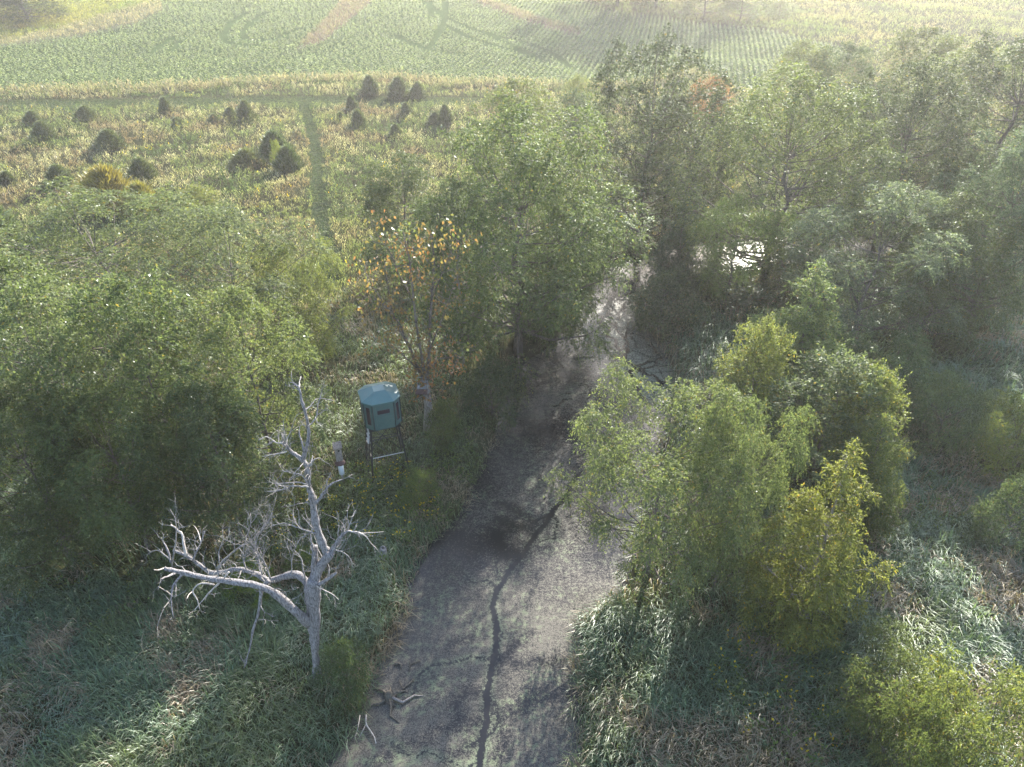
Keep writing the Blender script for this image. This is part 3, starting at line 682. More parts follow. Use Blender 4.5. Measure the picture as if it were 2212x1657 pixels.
# ------------------------------------------------------------------ cedars
def cedar_mesh(name, seed, H=3.0, R=0.95, n=3600):
    g = np.random.default_rng(seed); q = g.random(n) ** 1.15; a = g.uniform(0, 6.283, n)
    lump = 0.45 + 0.95 * vnoise(a * 1.9, q * 6, seed); r = R * (1 - q ** 1.7) ** 0.9 * (0.35 + 0.65 * np.sqrt(g.random(n))) * lump * np.minimum(1, 0.55 + q * 4)
    P = np.stack([np.cos(a) * r, np.sin(a) * r, 0.08 + q * H * 0.93], 1)
    D = unit(np.stack([np.cos(a) * 0.7, np.sin(a) * 0.7, 1.0 + 0.5 * q], 1) + g.normal(0, 0.4, (n, 3))); S = unit(np.cross(D, g.normal(0, 1, (n, 3))))
    V, F = leaf_quads(P, D, S, g.uniform(0.20, 0.62, n), g.uniform(0.045, 0.08, n), 0, 0.1)
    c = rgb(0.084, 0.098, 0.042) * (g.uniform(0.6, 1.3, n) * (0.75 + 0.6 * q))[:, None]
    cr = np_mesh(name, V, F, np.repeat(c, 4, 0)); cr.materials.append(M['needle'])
    w = Build(); w.tube([(0, 0, -0.1), (0.02, 0, H * 0.5), (0, 0.02, H * 0.9)], [0.06, 0.04, 0.012], 5); tm = w.mesh(name + '_stem'); tm.materials.append(M['bark'])
    return dict(trunk=tm, crown=cr, H=H, R=R)
TV['cedar_a'] = cedar_mesh('cedar_a', 1); TV['cedar_b'] = cedar_mesh('cedar_b', 2, 2.6, 1.1); TV['cedar_c'] = cedar_mesh('cedar_c', 3, 2.2, 1.5)
CG = 'young cedars in the old field'
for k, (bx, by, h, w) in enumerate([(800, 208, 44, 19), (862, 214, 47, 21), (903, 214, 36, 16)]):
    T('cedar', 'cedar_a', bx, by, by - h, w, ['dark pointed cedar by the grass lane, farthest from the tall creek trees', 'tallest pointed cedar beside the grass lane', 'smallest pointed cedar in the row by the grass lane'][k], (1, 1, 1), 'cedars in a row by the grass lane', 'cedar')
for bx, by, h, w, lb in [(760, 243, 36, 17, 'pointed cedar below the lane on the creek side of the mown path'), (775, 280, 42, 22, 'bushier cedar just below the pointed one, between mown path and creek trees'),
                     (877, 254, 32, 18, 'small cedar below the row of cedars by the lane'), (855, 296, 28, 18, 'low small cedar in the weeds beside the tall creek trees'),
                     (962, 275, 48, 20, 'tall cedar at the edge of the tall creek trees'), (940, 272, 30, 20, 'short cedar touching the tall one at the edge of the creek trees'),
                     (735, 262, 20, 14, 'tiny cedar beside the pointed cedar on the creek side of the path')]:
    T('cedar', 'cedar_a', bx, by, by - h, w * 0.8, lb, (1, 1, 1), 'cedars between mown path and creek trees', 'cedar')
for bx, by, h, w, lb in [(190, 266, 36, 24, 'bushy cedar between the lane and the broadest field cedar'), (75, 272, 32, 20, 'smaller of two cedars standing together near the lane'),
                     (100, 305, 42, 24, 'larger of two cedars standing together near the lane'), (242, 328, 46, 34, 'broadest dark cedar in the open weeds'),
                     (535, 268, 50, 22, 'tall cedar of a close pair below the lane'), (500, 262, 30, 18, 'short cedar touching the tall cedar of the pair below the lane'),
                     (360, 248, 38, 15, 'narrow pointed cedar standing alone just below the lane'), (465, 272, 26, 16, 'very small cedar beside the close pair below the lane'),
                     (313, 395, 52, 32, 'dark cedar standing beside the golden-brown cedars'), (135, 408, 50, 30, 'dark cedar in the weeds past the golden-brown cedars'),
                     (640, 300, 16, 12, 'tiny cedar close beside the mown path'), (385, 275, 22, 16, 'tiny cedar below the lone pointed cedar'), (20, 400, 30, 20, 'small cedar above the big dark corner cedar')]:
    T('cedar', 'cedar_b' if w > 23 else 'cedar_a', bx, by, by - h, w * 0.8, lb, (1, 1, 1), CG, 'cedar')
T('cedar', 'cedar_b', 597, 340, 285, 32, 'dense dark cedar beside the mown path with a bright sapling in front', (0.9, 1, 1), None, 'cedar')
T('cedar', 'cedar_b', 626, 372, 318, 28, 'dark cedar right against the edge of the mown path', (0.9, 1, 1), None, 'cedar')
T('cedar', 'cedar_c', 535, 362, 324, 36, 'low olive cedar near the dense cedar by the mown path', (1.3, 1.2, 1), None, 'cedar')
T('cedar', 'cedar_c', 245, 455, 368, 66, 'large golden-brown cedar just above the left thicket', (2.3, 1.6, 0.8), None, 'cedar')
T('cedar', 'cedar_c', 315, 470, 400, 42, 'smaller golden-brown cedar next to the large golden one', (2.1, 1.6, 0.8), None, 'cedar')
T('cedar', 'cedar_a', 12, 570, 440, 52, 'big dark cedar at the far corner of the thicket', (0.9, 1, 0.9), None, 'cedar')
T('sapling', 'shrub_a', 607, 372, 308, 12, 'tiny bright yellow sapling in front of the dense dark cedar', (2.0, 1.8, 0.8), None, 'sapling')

# ------------------------------------------------------------------ dead tree on the left bank
def c1(u, v): return ((500 + u / 1.275) / 1.852, (1500 + v / 1.275) / 1.852)

def dead_tree():
    g = np.random.default_rng(31); p = G(*c1(978, 1545)); base = np.array([p[0], p[1], p[2] - 0.12])
    root = tag(empty('dead_tree', base), 'bare grey dead tree with long sideways limbs on the left bank', 'tree')
    U = 0.0063 * (np.linalg.norm([p[0], p[1], CAM_H - 4]) / 26.0)
    def q(u, v, dy=0.0):
        a = at_y(*c1(u, v), p[1] + dy); return a - base
    def smooth(P, R, jit=0.02):
        out, rr = [], []
        for k in range(len(P) - 1):
            a, b = P[k], P[k + 1]; pa = P[k - 1] if k else a; pb = P[k + 2] if k + 2 < len(P) else b
            for j in range(3):
                t_ = j / 3; h = ((2 * a) + (b - pa) * t_ + (2 * pa - 5 * a + 4 * b - pb) * t_ ** 2 + (3 * a - pa - 3 * b + pb) * t_ ** 3) / 2
                out.append(h + g.normal(0, jit, 3) * (j > 0)); rr.append((R[k] + (R[k + 1] - R[k]) * t_) * (1 + 0.10 * g.normal()))
        return out + [P[-1]], rr + [R[-1]]
    def twigs(tb, P, R, n, length, up=0.5, lev=2):
        P = np.array(P)
        for _ in range(n):
            k = g.integers(max(1, len(P) // 5), len(P)); s_ = P[k]; ax = unit(P[k] - P[k - 1])
            d = unit(ax * 0.8 + g.normal(0, 0.8, 3) + np.array([0, 0, up])); pts = [s_]; L_ = length * g.uniform(0.5, 1.25)
            for j in range(4): d = unit(d + g.normal(0, 0.28, 3) + np.array([0, 0, 0.08])); pts.append(pts[-1] + d * L_ / 4)
            r0 = min(R[k] * 0.6, 0.012 + 0.010 * L_); tb.tube(pts, [r0, r0 * 0.8, r0 * 0.65, r0 * 0.5, r0 * 0.3], 4, False)
            if lev > 1: twigs(tb, pts, [r0 * 0.8] * 5, 4, L_ * 0.5, up * 0.6, lev - 1)
    tr = Build()
    P, R = smooth([q(980, 1560), q(975, 1480), q(968, 1400), q(966, 1320), q(962, 1240), q(958, 1160), q(956, 1090), q(962, 1040)],
                  [v * U for v in (26, 22, 22, 31, 36, 38, 38, 28)], 0.012)
    tr.tube(P, R, 12); tr.obj('trunk', M['deadwood'], root, True)
    #      points, start radius, end radius, end depth offset, twigs (count, length, up), material
    LB = [([(962, 1060), (985, 1000), (1015, 950), (1048, 905)], 26, 22, 0.1, (6, 0.9, 0.2), 'deadwood'),
          ([(1040, 915), (1015, 880), (995, 830), (975, 770), (962, 690), (950, 620), (935, 570), (932, 480), (905, 432)], 21, 11, 0.5, (12, 0.9, 0.3), 'deadwood'),
          ([(905, 435), (918, 395), (933, 340), (935, 270), (920, 195), (900, 130), (893, 90), (886, 65), (868, 48), (842, 38)], 10, 2.5, 0.8, (5, 0.4, 0.3), 'deadwood'),
          ([(886, 66), (888, 40), (896, 8)], 3.5, 1.5, 0.8, (1, 0.3, 0.3), 'twig'),
          ([(905, 440), (885, 415), (855, 398), (832, 375), (815, 350), (800, 340)], 10, 5, 0.2, (10, 0.7, 0.2), 'deadwood'),
          ([(805, 345), (770, 345), (740, 322), (715, 315), (680, 332)], 4, 1.5, 0.0, (8, 0.5, 0.2), 'palewood'),
          ([(825, 390), (780, 400), (740, 408), (700, 415)], 3, 1.2, 0.1, (4, 0.4, 0.2), 'palewood'),
          ([(912, 395), (900, 340), (888, 300), (890, 265)], 5, 2, 0.5, (2, 0.4, 0.4), 'deadwood'),
          ([(932, 262), (955, 245), (978, 205), (982, 160), (992, 120), (1005, 95)], 4, 1.5, 1.0, (6, 0.6, 0.3), 'twig'),
          ([(918, 180), (945, 160), (965, 130), (1000, 120), (1075, 135)], 3, 1.0, 1.1, (3, 0.5, 0.3), 'twig'),
          ([(938, 470), (950, 440), (955, 412)], 5, 3, 0.5, (1, 0.4, 0.3), 'deadwood'), ([(945, 465), (968, 430), (1000, 430), (1050, 465)], 4, 1.0, 0.5, (2, 0.4, -0.2), 'twig'),
          ([(935, 572), (880, 566), (830, 575), (780, 588), (725, 595)], 5, 1.5, -0.2, (10, 0.7, 0.2), 'twig'),
          ([(930, 560), (880, 548), (830, 550), (770, 555), (728, 545)], 4, 1.2, 0.3, (9, 0.6, 0.3), 'twig'),
          ([(920, 540), (900, 510), (850, 500), (800, 488)], 4, 1.2, 0.5, (8, 0.5, 0.4), 'twig'),
          ([(968, 655), (1000, 620), (1025, 585), (1060, 550), (1108, 533)], 9, 3, 0.4, (6, 0.6, 0.4), 'deadwood'),
          ([(978, 810), (930, 795), (870, 775), (810, 755), (750, 770)], 5, 1.5, 0.4, (12, 0.8, 0.4), 'twig'),
          ([(1045, 910), (1072, 870), (1100, 825), (1138, 794)], 14, 6, 0.2, (9, 0.8, 0.3), 'deadwood'),
          ([(1135, 796), (1180, 800), (1240, 805), (1320, 800)], 4, 1.2, 0.0, (6, 0.5, -0.3), 'palewood'), ([(1190, 803), (1230, 825), (1255, 860), (1288, 892)], 3, 1.0, -0.2, (3, 0.4, -0.3), 'palewood'),
          ([(1060, 890), (1100, 900), (1140, 925), (1165, 985)], 3.5, 1.0, -0.3, (7, 0.6, 0.1), 'twig'),
          ([(958, 1055), (966, 980), (968, 920), (966, 870)], 20, 15, 0.3, (3, 0.6, 0.5), 'deadwood'), ([(966, 900), (950, 850), (946, 810)], 6, 2.5, 0.4, (3, 0.5, 0.5), 'deadwood'),
          ([(985, 1072), (1020, 1050), (1050, 1030), (1076, 1008)], 12, 6, -0.3, (3, 0.6, 0.2), 'deadwood'),
          ([(975, 1075), (1020, 1100), (1060, 1120), (1090, 1148)], 3, 1.2, -0.6, (4, 0.5, 0.1), 'palewood'),
          ([(940, 1270), (890, 1222), (840, 1180), (785, 1130), (725, 1092), (640, 1065), (550, 1055), (450, 1042), (350, 1022), (260, 1000), (200, 985)], 25, 9, -1.2, (14, 0.7, 0.5), 'deadwood'),
          ([(200, 986), (175, 994), (148, 994)], 4, 2, -1.2, (0, 0, 0), 'palewood'), ([(255, 1010), (215, 1030), (180, 1040)], 8, 2, -1.3, (3, 0.4, 0.0), 'deadwood'),
          ([(950, 1100), (915, 1045), (870, 1018), (800, 1030), (735, 1050), (690, 1025), (640, 1005), (570, 990), (500, 1006), (440, 1010), (400, 985), (350, 945), (300, 915), (245, 892)], 20, 7, 0.9, (22, 0.9, 0.9), 'deadwood'),
          ([(315, 922), (298, 860), (292, 815), (262, 785), (234, 765)], 7, 4, 1.0, (3, 0.5, 0.5), 'palewood'), ([(345, 950), (375, 880), (392, 840), (405, 795)], 5, 2, 1.0, (5, 0.5, 0.5), 'deadwood'),
          ([(385, 850), (372, 800), (350, 768)], 3, 1.5, 1.0, (1, 0.3, 0.3), 'palewood'), ([(235, 960), (215, 890), (192, 845)], 6, 3, 0.6, (4, 0.5, 0.5), 'deadwood'),
          ([(225, 940), (180, 900), (145, 895), (112, 920)], 3, 1.0, 0.4, (5, 0.5, 0.2), 'twig'), ([(240, 980), (255, 870), (262, 790), (255, 730), (230, 685)], 4, 1.2, 0.8, (5, 0.6, 0.4), 'twig'),
          ([(470, 985), (520, 930), (580, 880), (640, 845), (700, 790), (745, 725)], 6, 1.6, 1.6, (22, 1.0, 0.5), 'twig'), ([(620, 1000), (600, 930), (610, 860), (640, 760), (640, 705)], 4, 1.2, 1.4, (16, 0.9, 0.5), 'twig'),
          ([(700, 1020), (680, 940), (660, 880), (690, 800), (720, 740)], 5, 1.2, 1.4, (18, 0.9, 0.5), 'twig'), ([(480, 960), (478, 900), (500, 840), (495, 790)], 3.5, 1.2, 1.2, (8, 0.7, 0.5), 'twig'),
          ([(740, 1040), (720, 980), (700, 930), (730, 880)], 5, 1.4, 0.8, (14, 0.8, 0.5), 'twig'), ([(850, 1020), (850, 950), (870, 880), (900, 820)], 3.5, 1.2, 0.8, (9, 0.8, 0.5), 'twig'),
          ([(920, 1045), (905, 980), (895, 930), (860, 890)], 5, 1.4, 0.5, (8, 0.7, 0.4), 'twig'),
          ([(735, 1050), (700, 1085), (690, 1140), (678, 1225), (652, 1300), (635, 1400), (608, 1492)], 11, 3, -0.8, (4, 0.5, -0.4), 'deadwood'),
          ([(530, 1005), (490, 1050), (440, 1100), (400, 1145), (350, 1203)], 6, 2, -0.6, (4, 0.4, -0.2), 'palewood'), ([(455, 1070), (390, 1062), (345, 1100), (370, 1150), (382, 1195)], 5, 2, -0.9, (3, 0.4, -0.2), 'palewood'),
          ([(348, 1102), (325, 1120), (316, 1142)], 3, 2, -0.9, (0, 0, 0), 'palewood'), ([(300, 1010), (255, 1060), (238, 1110), (236, 1160), (247, 1235)], 7, 2, -1.4, (4, 0.5, -0.3), 'deadwood'),
          ([(237, 1120), (205, 1100), (170, 1080)], 4, 1.5, -1.4, (1, 0.3, 0), 'palewood'), ([(236, 1145), (200, 1185), (165, 1280)], 3, 1.0, -1.5, (4, 0.5, -0.4), 'twig')]
    for pts, r0, r1, dy, (n, L_, up), mat in LB:
        k = len(pts); d0 = 0.0
        P0 = [q(u, v, dy * (0.3 + 0.7 * (j / (k - 1)))) if abs(dy) > 0.25 else q(u, v, dy) for j, (u, v) in enumerate(pts)]
        if pts[0] in ((940, 1270), (950, 1100), (962, 1060)): P0[0] = q(*pts[0], 0.0)
        P, R = smooth(P0, [(r0 + (r1 - r0) * j / (k - 1)) * U for j in range(k)], 0.008)
        b_ = Build(); b_.tube(P, R, 8 if r0 > 8 else 5); lo = b_.obj('limb', M[mat], root, True)
        if n:
            tb = Build(); twigs(tb, P, R, n, L_, up); tb.obj('twigs', M['twig'], lo, False, 'stuff')
    return p
DEADP = dead_tree()

# ------------------------------------------------------------------ tower blind
def tower_blind():
    fl, fr = G(799, 1043), G(883, 1031)
    ex = (fr - fl); ex[2] = 0; W_ = float(np.linalg.norm(ex)); ang = math.atan2(ex[1], ex[0])
    ey = np.array([-math.sin(ang), math.cos(ang)]); foot = W_
    c = (fl[:2] + fr[:2]) / 2 + ey * foot / 2; z0 = min(gz(*(c + d)) for d in ((-1, -1), (1, 1), (1, -1), (-1, 1)))
    root = tag(empty('hunting_blind', (c[0], c[1], z0), ang + math.radians(7)), 'green octagonal box blind with dark windows on a black tower', 'hunting blind')
    Z1, HB, A, Cc = 3.0, 1.42, 0.86, 0.36                     # floor height, wall height, half width, corner cut
    ft, tp = foot / 2, 0.66
    leg = {}
    for sx in (-1, 1):
        for sy in (-1, 1):
            b_ = Build(); b_.tube([(sx * ft, sy * ft, -0.25), (sx * tp, sy * tp, Z1)], 0.042, 6); b_.obj('leg', M['black'], root)
    def lp(sx, sy, z): k = z / Z1; return np.array([sx * (ft + (tp - ft) * k), sy * (ft + (tp - ft) * k), z])
    cs = [(-1, -1), (1, -1), (1, 1), (-1, 1)]
    for zz in (0.18, 1.45, 2.45):
        for i in range(4):
            a_, b2 = cs[i], cs[(i + 1) % 4]
            b_ = Build(); b_.tube([lp(*a_, zz), lp(*b2, zz)], 0.02, 5); b_.obj('rail', M['rung'] if (zz == 1.45 and i == 0) else M['black'], root)
    for i in range(4):
        a_, b2 = cs[i], cs[(i + 1) % 4]
        for z_a, z_b in ((0.25, 2.5), (2.5, 0.25)):
            if i in (0,) and z_a == 0.25: continue
            b_ = Build(); off = np.array([0, 0, 0.0]) + 0.03 * np.array([a_[0] + b2[0], a_[1] + b2[1], 0]) / 2 * (1 if z_a < 1 else -1)
            b_.tube([lp(*a_, z_a) + off, lp(*b2, z_b) + off], 0.019, 4); b_.obj('brace', M['black'], root)
    b_ = Build(); b_.box((0, 0, Z1 + 0.03), (2 * tp + 0.2, 2 * tp + 0.2, 0.10)); b_.obj('floor_frame', M['black'], root)
    lad = Build()
    for yy in (-0.28, 0.26): lad.tube([(-ft - 0.10, yy, -0.1), (-0.62, yy, Z1)], 0.020, 5)
    lo = lad.obj('ladder', M['black'], root)
    for k in range(10):
        z_ = 0.30 + k * 0.28; x_ = -ft - 0.10 + (ft - 0.52) * z_ / Z1
        r_ = Build()
        if k > 5: r_.box((x_, -0.01, z_), (0.16, 0.52, 0.03))
        else: r_.tube([(x_, -0.28, z_), (x_, 0.26, z_)], 0.014, 5)
        r_.obj('rung', M['rung'] if k > 5 else M['black'], lo)
    oc = lambda a_, c_: [(-a_ + c_, -a_), (a_ - c_, -a_), (a_, -a_ + c_), (a_, a_ - c_), (a_ - c_, a_), (-a_ + c_, a_), (-a_, a_ - c_), (-a_, -a_ + c_)]
    P8 = oc(A, Cc); zb, zt = Z1 + 0.09, Z1 + 0.09 + HB
    for i in range(8):
        p0, p1 = np.array(P8[i]), np.array(P8[(i + 1) % 8]); e = unit(p1 - p0); n_ = np.array([e[1], -e[0]]); L_ = float(np.linalg.norm(p1 - p0)); mid = (p0 + p1) / 2
        Rm = np.array([[e[0], -n_[0], 0], [e[1], -n_[1], 0], [0, 0, 1]]).astype(float)
        pt = lambda s_, o_, z_: np.array([mid[0] + e[0] * s_ + n_[0] * o_, mid[1] + e[1] * s_ + n_[1] * o_, z_])
        b_ = Build(); b_.box(pt(0, -0.02, (zb + zt) / 2), (L_ - 0.03, 0.04, HB), Rm); wo = b_.obj('wall_panel', M['blind'], root)
        wide = i % 2 == 0
        w_, h_, zc = (0.58, 0.22, zb + 0.98) if wide else (0.22, 0.98, zb + 0.76)
        if not (i == 4):
            f_ = Build(); t_ = 0.035
            for s_, z_, a_, h2 in ((0, zc + h_ / 2 + t_ / 2, w_ + 2 * t_, t_), (0, zc - h_ / 2 - t_ / 2, w_ + 2 * t_, t_), (-w_ / 2 - t_ / 2, zc, t_, h_), (w_ / 2 + t_ / 2, zc, t_, h_)):
                f_.box(pt(s_, 0.006, z_), (a_, 0.03, h2), Rm)
            fo = f_.obj('window', M['wframe'], root)
            g_ = Build(); g_.box(pt(0, 0.003, zc), (w_, 0.012, h_), Rm); g_.obj('pane', M['window'], fo)
        if wide:                                             # moulded door outline, belt line and antler emblem
            d_ = Build(); s0 = -L_ / 2 + 0.14
            for z_ in (zb + 0.74,): d_.box(pt(0, 0.006, z_), (L_ - 0.06, 0.016, 0.03), Rm)
            d_.tube([pt(s0, 0.004, zb + 0.22), pt(s0, 0.004, zt - 0.14), pt(s0 + 0.05, 0.004, zt - 0.07), pt(L_ / 2 - 0.22, 0.004, zt - 0.07)], 0.011, 5)
            d_.tube([pt(s0, 0.004, zb + 0.22), pt(s0 + 0.03, 0.004, zb + 0.15), pt(s0 + 0.10, 0.004, zb + 0.10), pt(L_ / 2 - 0.22, 0.004, zb + 0.10)], 0.011, 5)
            d_.obj('moulding', M['blind'], wo)
        if i == 0:
            a_ = Build(); zc = zb + 0.46
            for sg in (-1, 1):
                a_.tube([pt(sg * 0.03, 0.006, zc - 0.12), pt(sg * 0.10, 0.006, zc - 0.10), pt(sg * 0.20, 0.006, zc - 0.02), pt(sg * 0.24, 0.006, zc + 0.08), pt(sg * 0.20, 0.006, zc + 0.13)], 0.011, 5)
                for x_, y_, dx, dy in ((0.12, -0.09, 0.00, 0.10), (0.19, -0.03, -0.03, 0.11), (0.22, 0.02, 0.09, 0.07)):
                    a_.tube([pt(sg * x_, 0.006, zc + y_), pt(sg * (x_ + dx), 0.006, zc + y_ + dy)], 0.008, 4)
            a_.obj('antler_emblem', M['blind'], wo)
        t_ = Build(); t_.tube([np.array([p0[0], p0[1], zb - 0.03]), np.array([p0[0], p0[1], zt + 0.01])], 0.026, 6); t_.obj('corner_trim', M['trim'], root)
    rf = Build(); A2, C2 = A + 0.05, Cc + 0.02; o8 = oc(A2, C2); i4 = oc(0.36, 0.0)
    tops = [(-0.26, -0.26), (0.26, -0.26), (0.26, 0.26), (-0.26, 0.26)]
    vs = [(x, y, zt) for x, y in o8] + [(x, y, zt + 0.07) for x, y in o8] + [(x, y, zt + 0.36) for x, y in tops]
    fs = [tuple(range(8))[::-1]] + [(i, (i + 1) % 8, 8 + (i + 1) % 8, 8 + i) for i in range(8)] + [(16, 17, 18, 19)]
    for k in range(4):
        a0, a1 = 8 + 2 * k, 8 + 2 * k + 1; t0, t1 = 16 + k, 16 + (k + 1) % 4
        fs += [(a0, a1, t1, t0), (a1, 8 + (2 * k + 2) % 8, t1)]
    rf.add(vs, fs); rf.obj('roof', M['blindroof'], root)
    return c
BLINDC = tower_blind()

# ------------------------------------------------------------------ nest box on a post, tree stand, stumps, floating wood
def nest_box():
    p = G(741, 1040); root = tag(empty('nest_box', (p[0], p[1], p[2]), 0.35), 'grey wooden nest box on a post with a red-brown cone and white pipe', 'nest box')
    H = at_y(745, 966, p[1])[2] - p[2]; k = H / 2.9 * 1.16
    b_ = Build(); b_.box((0, 0, 0.9 * k), (0.10, 0.10, 2.2 * k)); b_.obj('post', M['oldwood'], root)
    b_ = Build(); b_.tube([(0, 0, 0.55 * k), (0, 0, 0.60 * k), (0, 0, 1.38 * k)], [0.09, 0.13, 0.13], 12); b_.obj('pipe_sleeve', M['pvc'], root, True)
    b_ = Build(); b_.tube([(0, 0, 1.36 * k), (0, 0, 1.40 * k), (0, 0, 1.62 * k)], [0.25, 0.25, 0.07], 16, False); b_.obj('cone_guard', M['rust'], root)
    b_ = Build(); b_.box((-0.14, 0.0, 2.12 * k), (0.03, 0.30, 0.98 * k)); b_.box((0.14, 0, 2.12 * k), (0.03, 0.30, 0.98 * k)); b_.box((0, 0.135, 2.12 * k), (0.25, 0.03, 0.98 * k))
    b_.box((0, -0.135, 2.12 * k), (0.25, 0.03, 0.98 * k)); b_.box((0, 0, 1.66 * k), (0.25, 0.24, 0.03)); bo = b_.obj('box', M['oldwood'], root)
    h_ = Build(); h_.tube([(0.02, -0.145, 2.36 * k), (0.02, -0.153, 2.36 * k)], 0.055, 10); h_.obj('entrance_hole', M['hole'], bo)
    b_ = Build(); a = 0.22; Rm = np.array([[1, 0, 0], [0, math.cos(a), -math.sin(a)], [0, math.sin(a), math.cos(a)]])
    b_.box((0, -0.04, 2.66 * k), (0.42, 0.46, 0.035), Rm); b_.obj('roof', M['oldwood'], root)
nest_box()

def tree_stand():
    Y = AUTP[1] - 0.22; c = at_y(911, 842, Y); s = 1.0
    root = tag(empty('tree_stand', c), 'small metal hunting seat and platform strapped in the fork of the autumn tree', 'tree stand')
    b_ = Build(); b_.box((0, -0.20, 0), (0.60, 0.42, 0.05)); b_.obj('platform', M['rust'], root)
    b_ = Build()
    for x in (-0.2, 0.2): b_.tube([(x, -0.03, 0.02), (x, 0.0, 0.78)], 0.018, 5)
    for z in (0.30, 0.55, 0.78): b_.tube([(-0.2, -0.02, z), (0.2, -0.02, z)], 0.016, 5)
    b_.obj('seat_back', M['alu'], root)
    b_ = Build(); b_.box((0, -0.14, 0.24), (0.40, 0.26, 0.04)); b_.obj('seat', M['alu'], root)
tree_stand()

def stumps():
    p = at_z(840, 1508, 0.0); g = np.random.default_rng(8)
    root = tag(empty('root_stump', (p[0], p[1], -0.05)), 'dark rotten stump with spreading roots at the edge of the weed mat', 'stump')
    b_ = Build(); b_.tube([(0, 0, -0.3), (0.02, 0, 0.05), (0.0, 0.02, 0.30), (0.05, 0.0, 0.38)], [0.30, 0.22, 0.14, 0.05], 9); b_.obj('trunk', M['wetwood'], root)
    for a, L_ in ((-0.05, 1.35), (0.55, 0.8), (-1.25, 1.0), (-2.5, 0.9), (2.4, 0.8), (1.6, 0.5), (-0.9, 0.5)):
        r_ = Build(); P = [np.array([math.cos(a + g.normal(0, 0.15)) * L_ * t_, math.sin(a + g.normal(0, 0.15)) * L_ * t_, 0.20 - 0.16 * t_ + g.normal(0, 0.02)]) for t_ in (0.05, 0.4, 0.7, 1.0)]
        r_.tube(P, [0.07, 0.045, 0.032, 0.012], 6); r_.obj('root', M['oldwood'] if L_ > 1.2 else M['wetwood'], root, True)
    def stick(name, pts, r, label, cat, mat='palewood', z=0.04, forks=()):
        P = [at_z(u, v, z) for u, v in pts]; o = tag(empty(name, P[0]), label, cat); b2 = Build()
        b2.tube([a - P[0] for a in P], [r * (1 - 0.6 * k / max(1, len(P) - 1)) for k in range(len(P))], 6); b2.obj('stem', M[mat], o, True)
        for f in forks:
            Q = [at_z(u, v, z) - P[0] for u, v in f]; b3 = Build(); b3.tube(Q, [r * 0.6, r * 0.4, r * 0.25][:len(Q)], 5); b3.obj('fork', M[mat], o, True)
    def c5(u, v): return ((1350 + u / 3.19) / 1.852, (2550 + v / 3.19) / 1.852)
    stick('fallen_branch', [c5(365, 985), c5(358, 1060), c5(370, 1120), c5(420, 1190), c5(470, 1270), c5(490, 1350)], 0.035, 'pale forked branch lying at the water edge below the rotten stump', 'branch', 'palewood', 0.10,
          [[c5(360, 1110), c5(320, 1190), c5(285, 1260)]])
    stick('fallen_branch', [c5(285, 990), c5(265, 1120), c5(245, 1215)], 0.022, 'thin grey twig on the bank beside the pale forked branch', 'branch', 'twig', 0.45, [[c5(245, 1215), c5(225, 1260), c5(212, 1300)]])
    stick('sunken_branch', [c5(970, 535), c5(900, 600), c5(830, 655), c5(770, 690)], 0.04, 'dark mossy branch poking from the weed mat above the stump', 'branch', 'wetwood', 0.05, [[c5(830, 650), c5(805, 590), c5(785, 540)]])
    stick('sunken_branch', [c5(1050, 295), c5(960, 320), c5(925, 340), c5(905, 440)], 0.03, 'thin pale-tipped branch half sunk in weed near the bank', 'branch', 'wetwood', 0.05, [[c5(920, 340), c5(920, 290)]])
    stick('sunken_snag', [c5(730, 345), c5(770, 330), c5(810, 345), c5(800, 400)], 0.07, 'short dark snag in the weed beside the half-sunk branch', 'branch', 'wetwood', 0.04)
    stick('floating_log', [c6(190, 1100), c6(280, 1098), c6(370, 1092)], 0.05, 'thin dark floating log below the drooping creek tree', 'log', 'wetwood', 0.03)
    q = G(829, 1199); root = tag(empty('hollow_stump', (q[0], q[1], q[2])), 'small pale hollow stump in the grass of the left bank', 'stump')
    b_ = Build(); n = 12; zz = 0.42; ro, ri = 0.15, 0.065
    ring = lambda r, z: [(r * math.cos(6.2832 * k / n) * (1 + 0.12 * math.sin(3 * k)), r * math.sin(6.2832 * k / n), z + 0.03 * math.sin(5 * k)) for k in range(n)]
    vs = ring(ro * 1.1, -0.1) + ring(ro, zz) + ring(ri, zz + 0.02) + ring(ri, zz - 0.3)
    b_.add(vs, [(r * n + k, r * n + (k + 1) % n, (r + 1) * n + (k + 1) % n, (r + 1) * n + k) for r in range(3) for k in range(n)]); b_.obj('shell', M['twig'], root)
    b_ = Build(); b_.prism([(ri * 0.98 * math.cos(6.2832 * k / n), ri * 0.98 * math.sin(6.2832 * k / n)) for k in range(n)], zz - 0.4, zz - 0.12); b_.obj('hollow', M['hole'], root)
    # brush pile on the right
    q = G(2195, 1150); root = tag(empty('brush_pile', (q[0], q[1], q[2])), 'tangle of dead brown branches in the right grass', 'brush pile')
    for k in range(16):
        a = g.uniform(0, 6.28); L_ = g.uniform(1.2, 2.6); b_ = Build(); P = [np.array([0, 0, 0.3]) + g.normal(0, 0.4, 3) * np.array([1, 1, 0.3])]
        d = np.array([math.cos(a), math.sin(a), g.uniform(0.0, 0.5)])
        for j in range(4): d = unit(d + g.normal(0, 0.25, 3)); P.append(P[-1] + d * L_ / 4)
        b_.tube(P, [0.05, 0.04, 0.03, 0.02, 0.01], 5); b_.obj('branch', M['twig'] if k % 2 else M['bark'], root, True)
    for u0, v0, u1, v1 in ((2060, 1080, 2160, 1112), (2035, 1215, 2140, 1235)):
        pass
stumps()

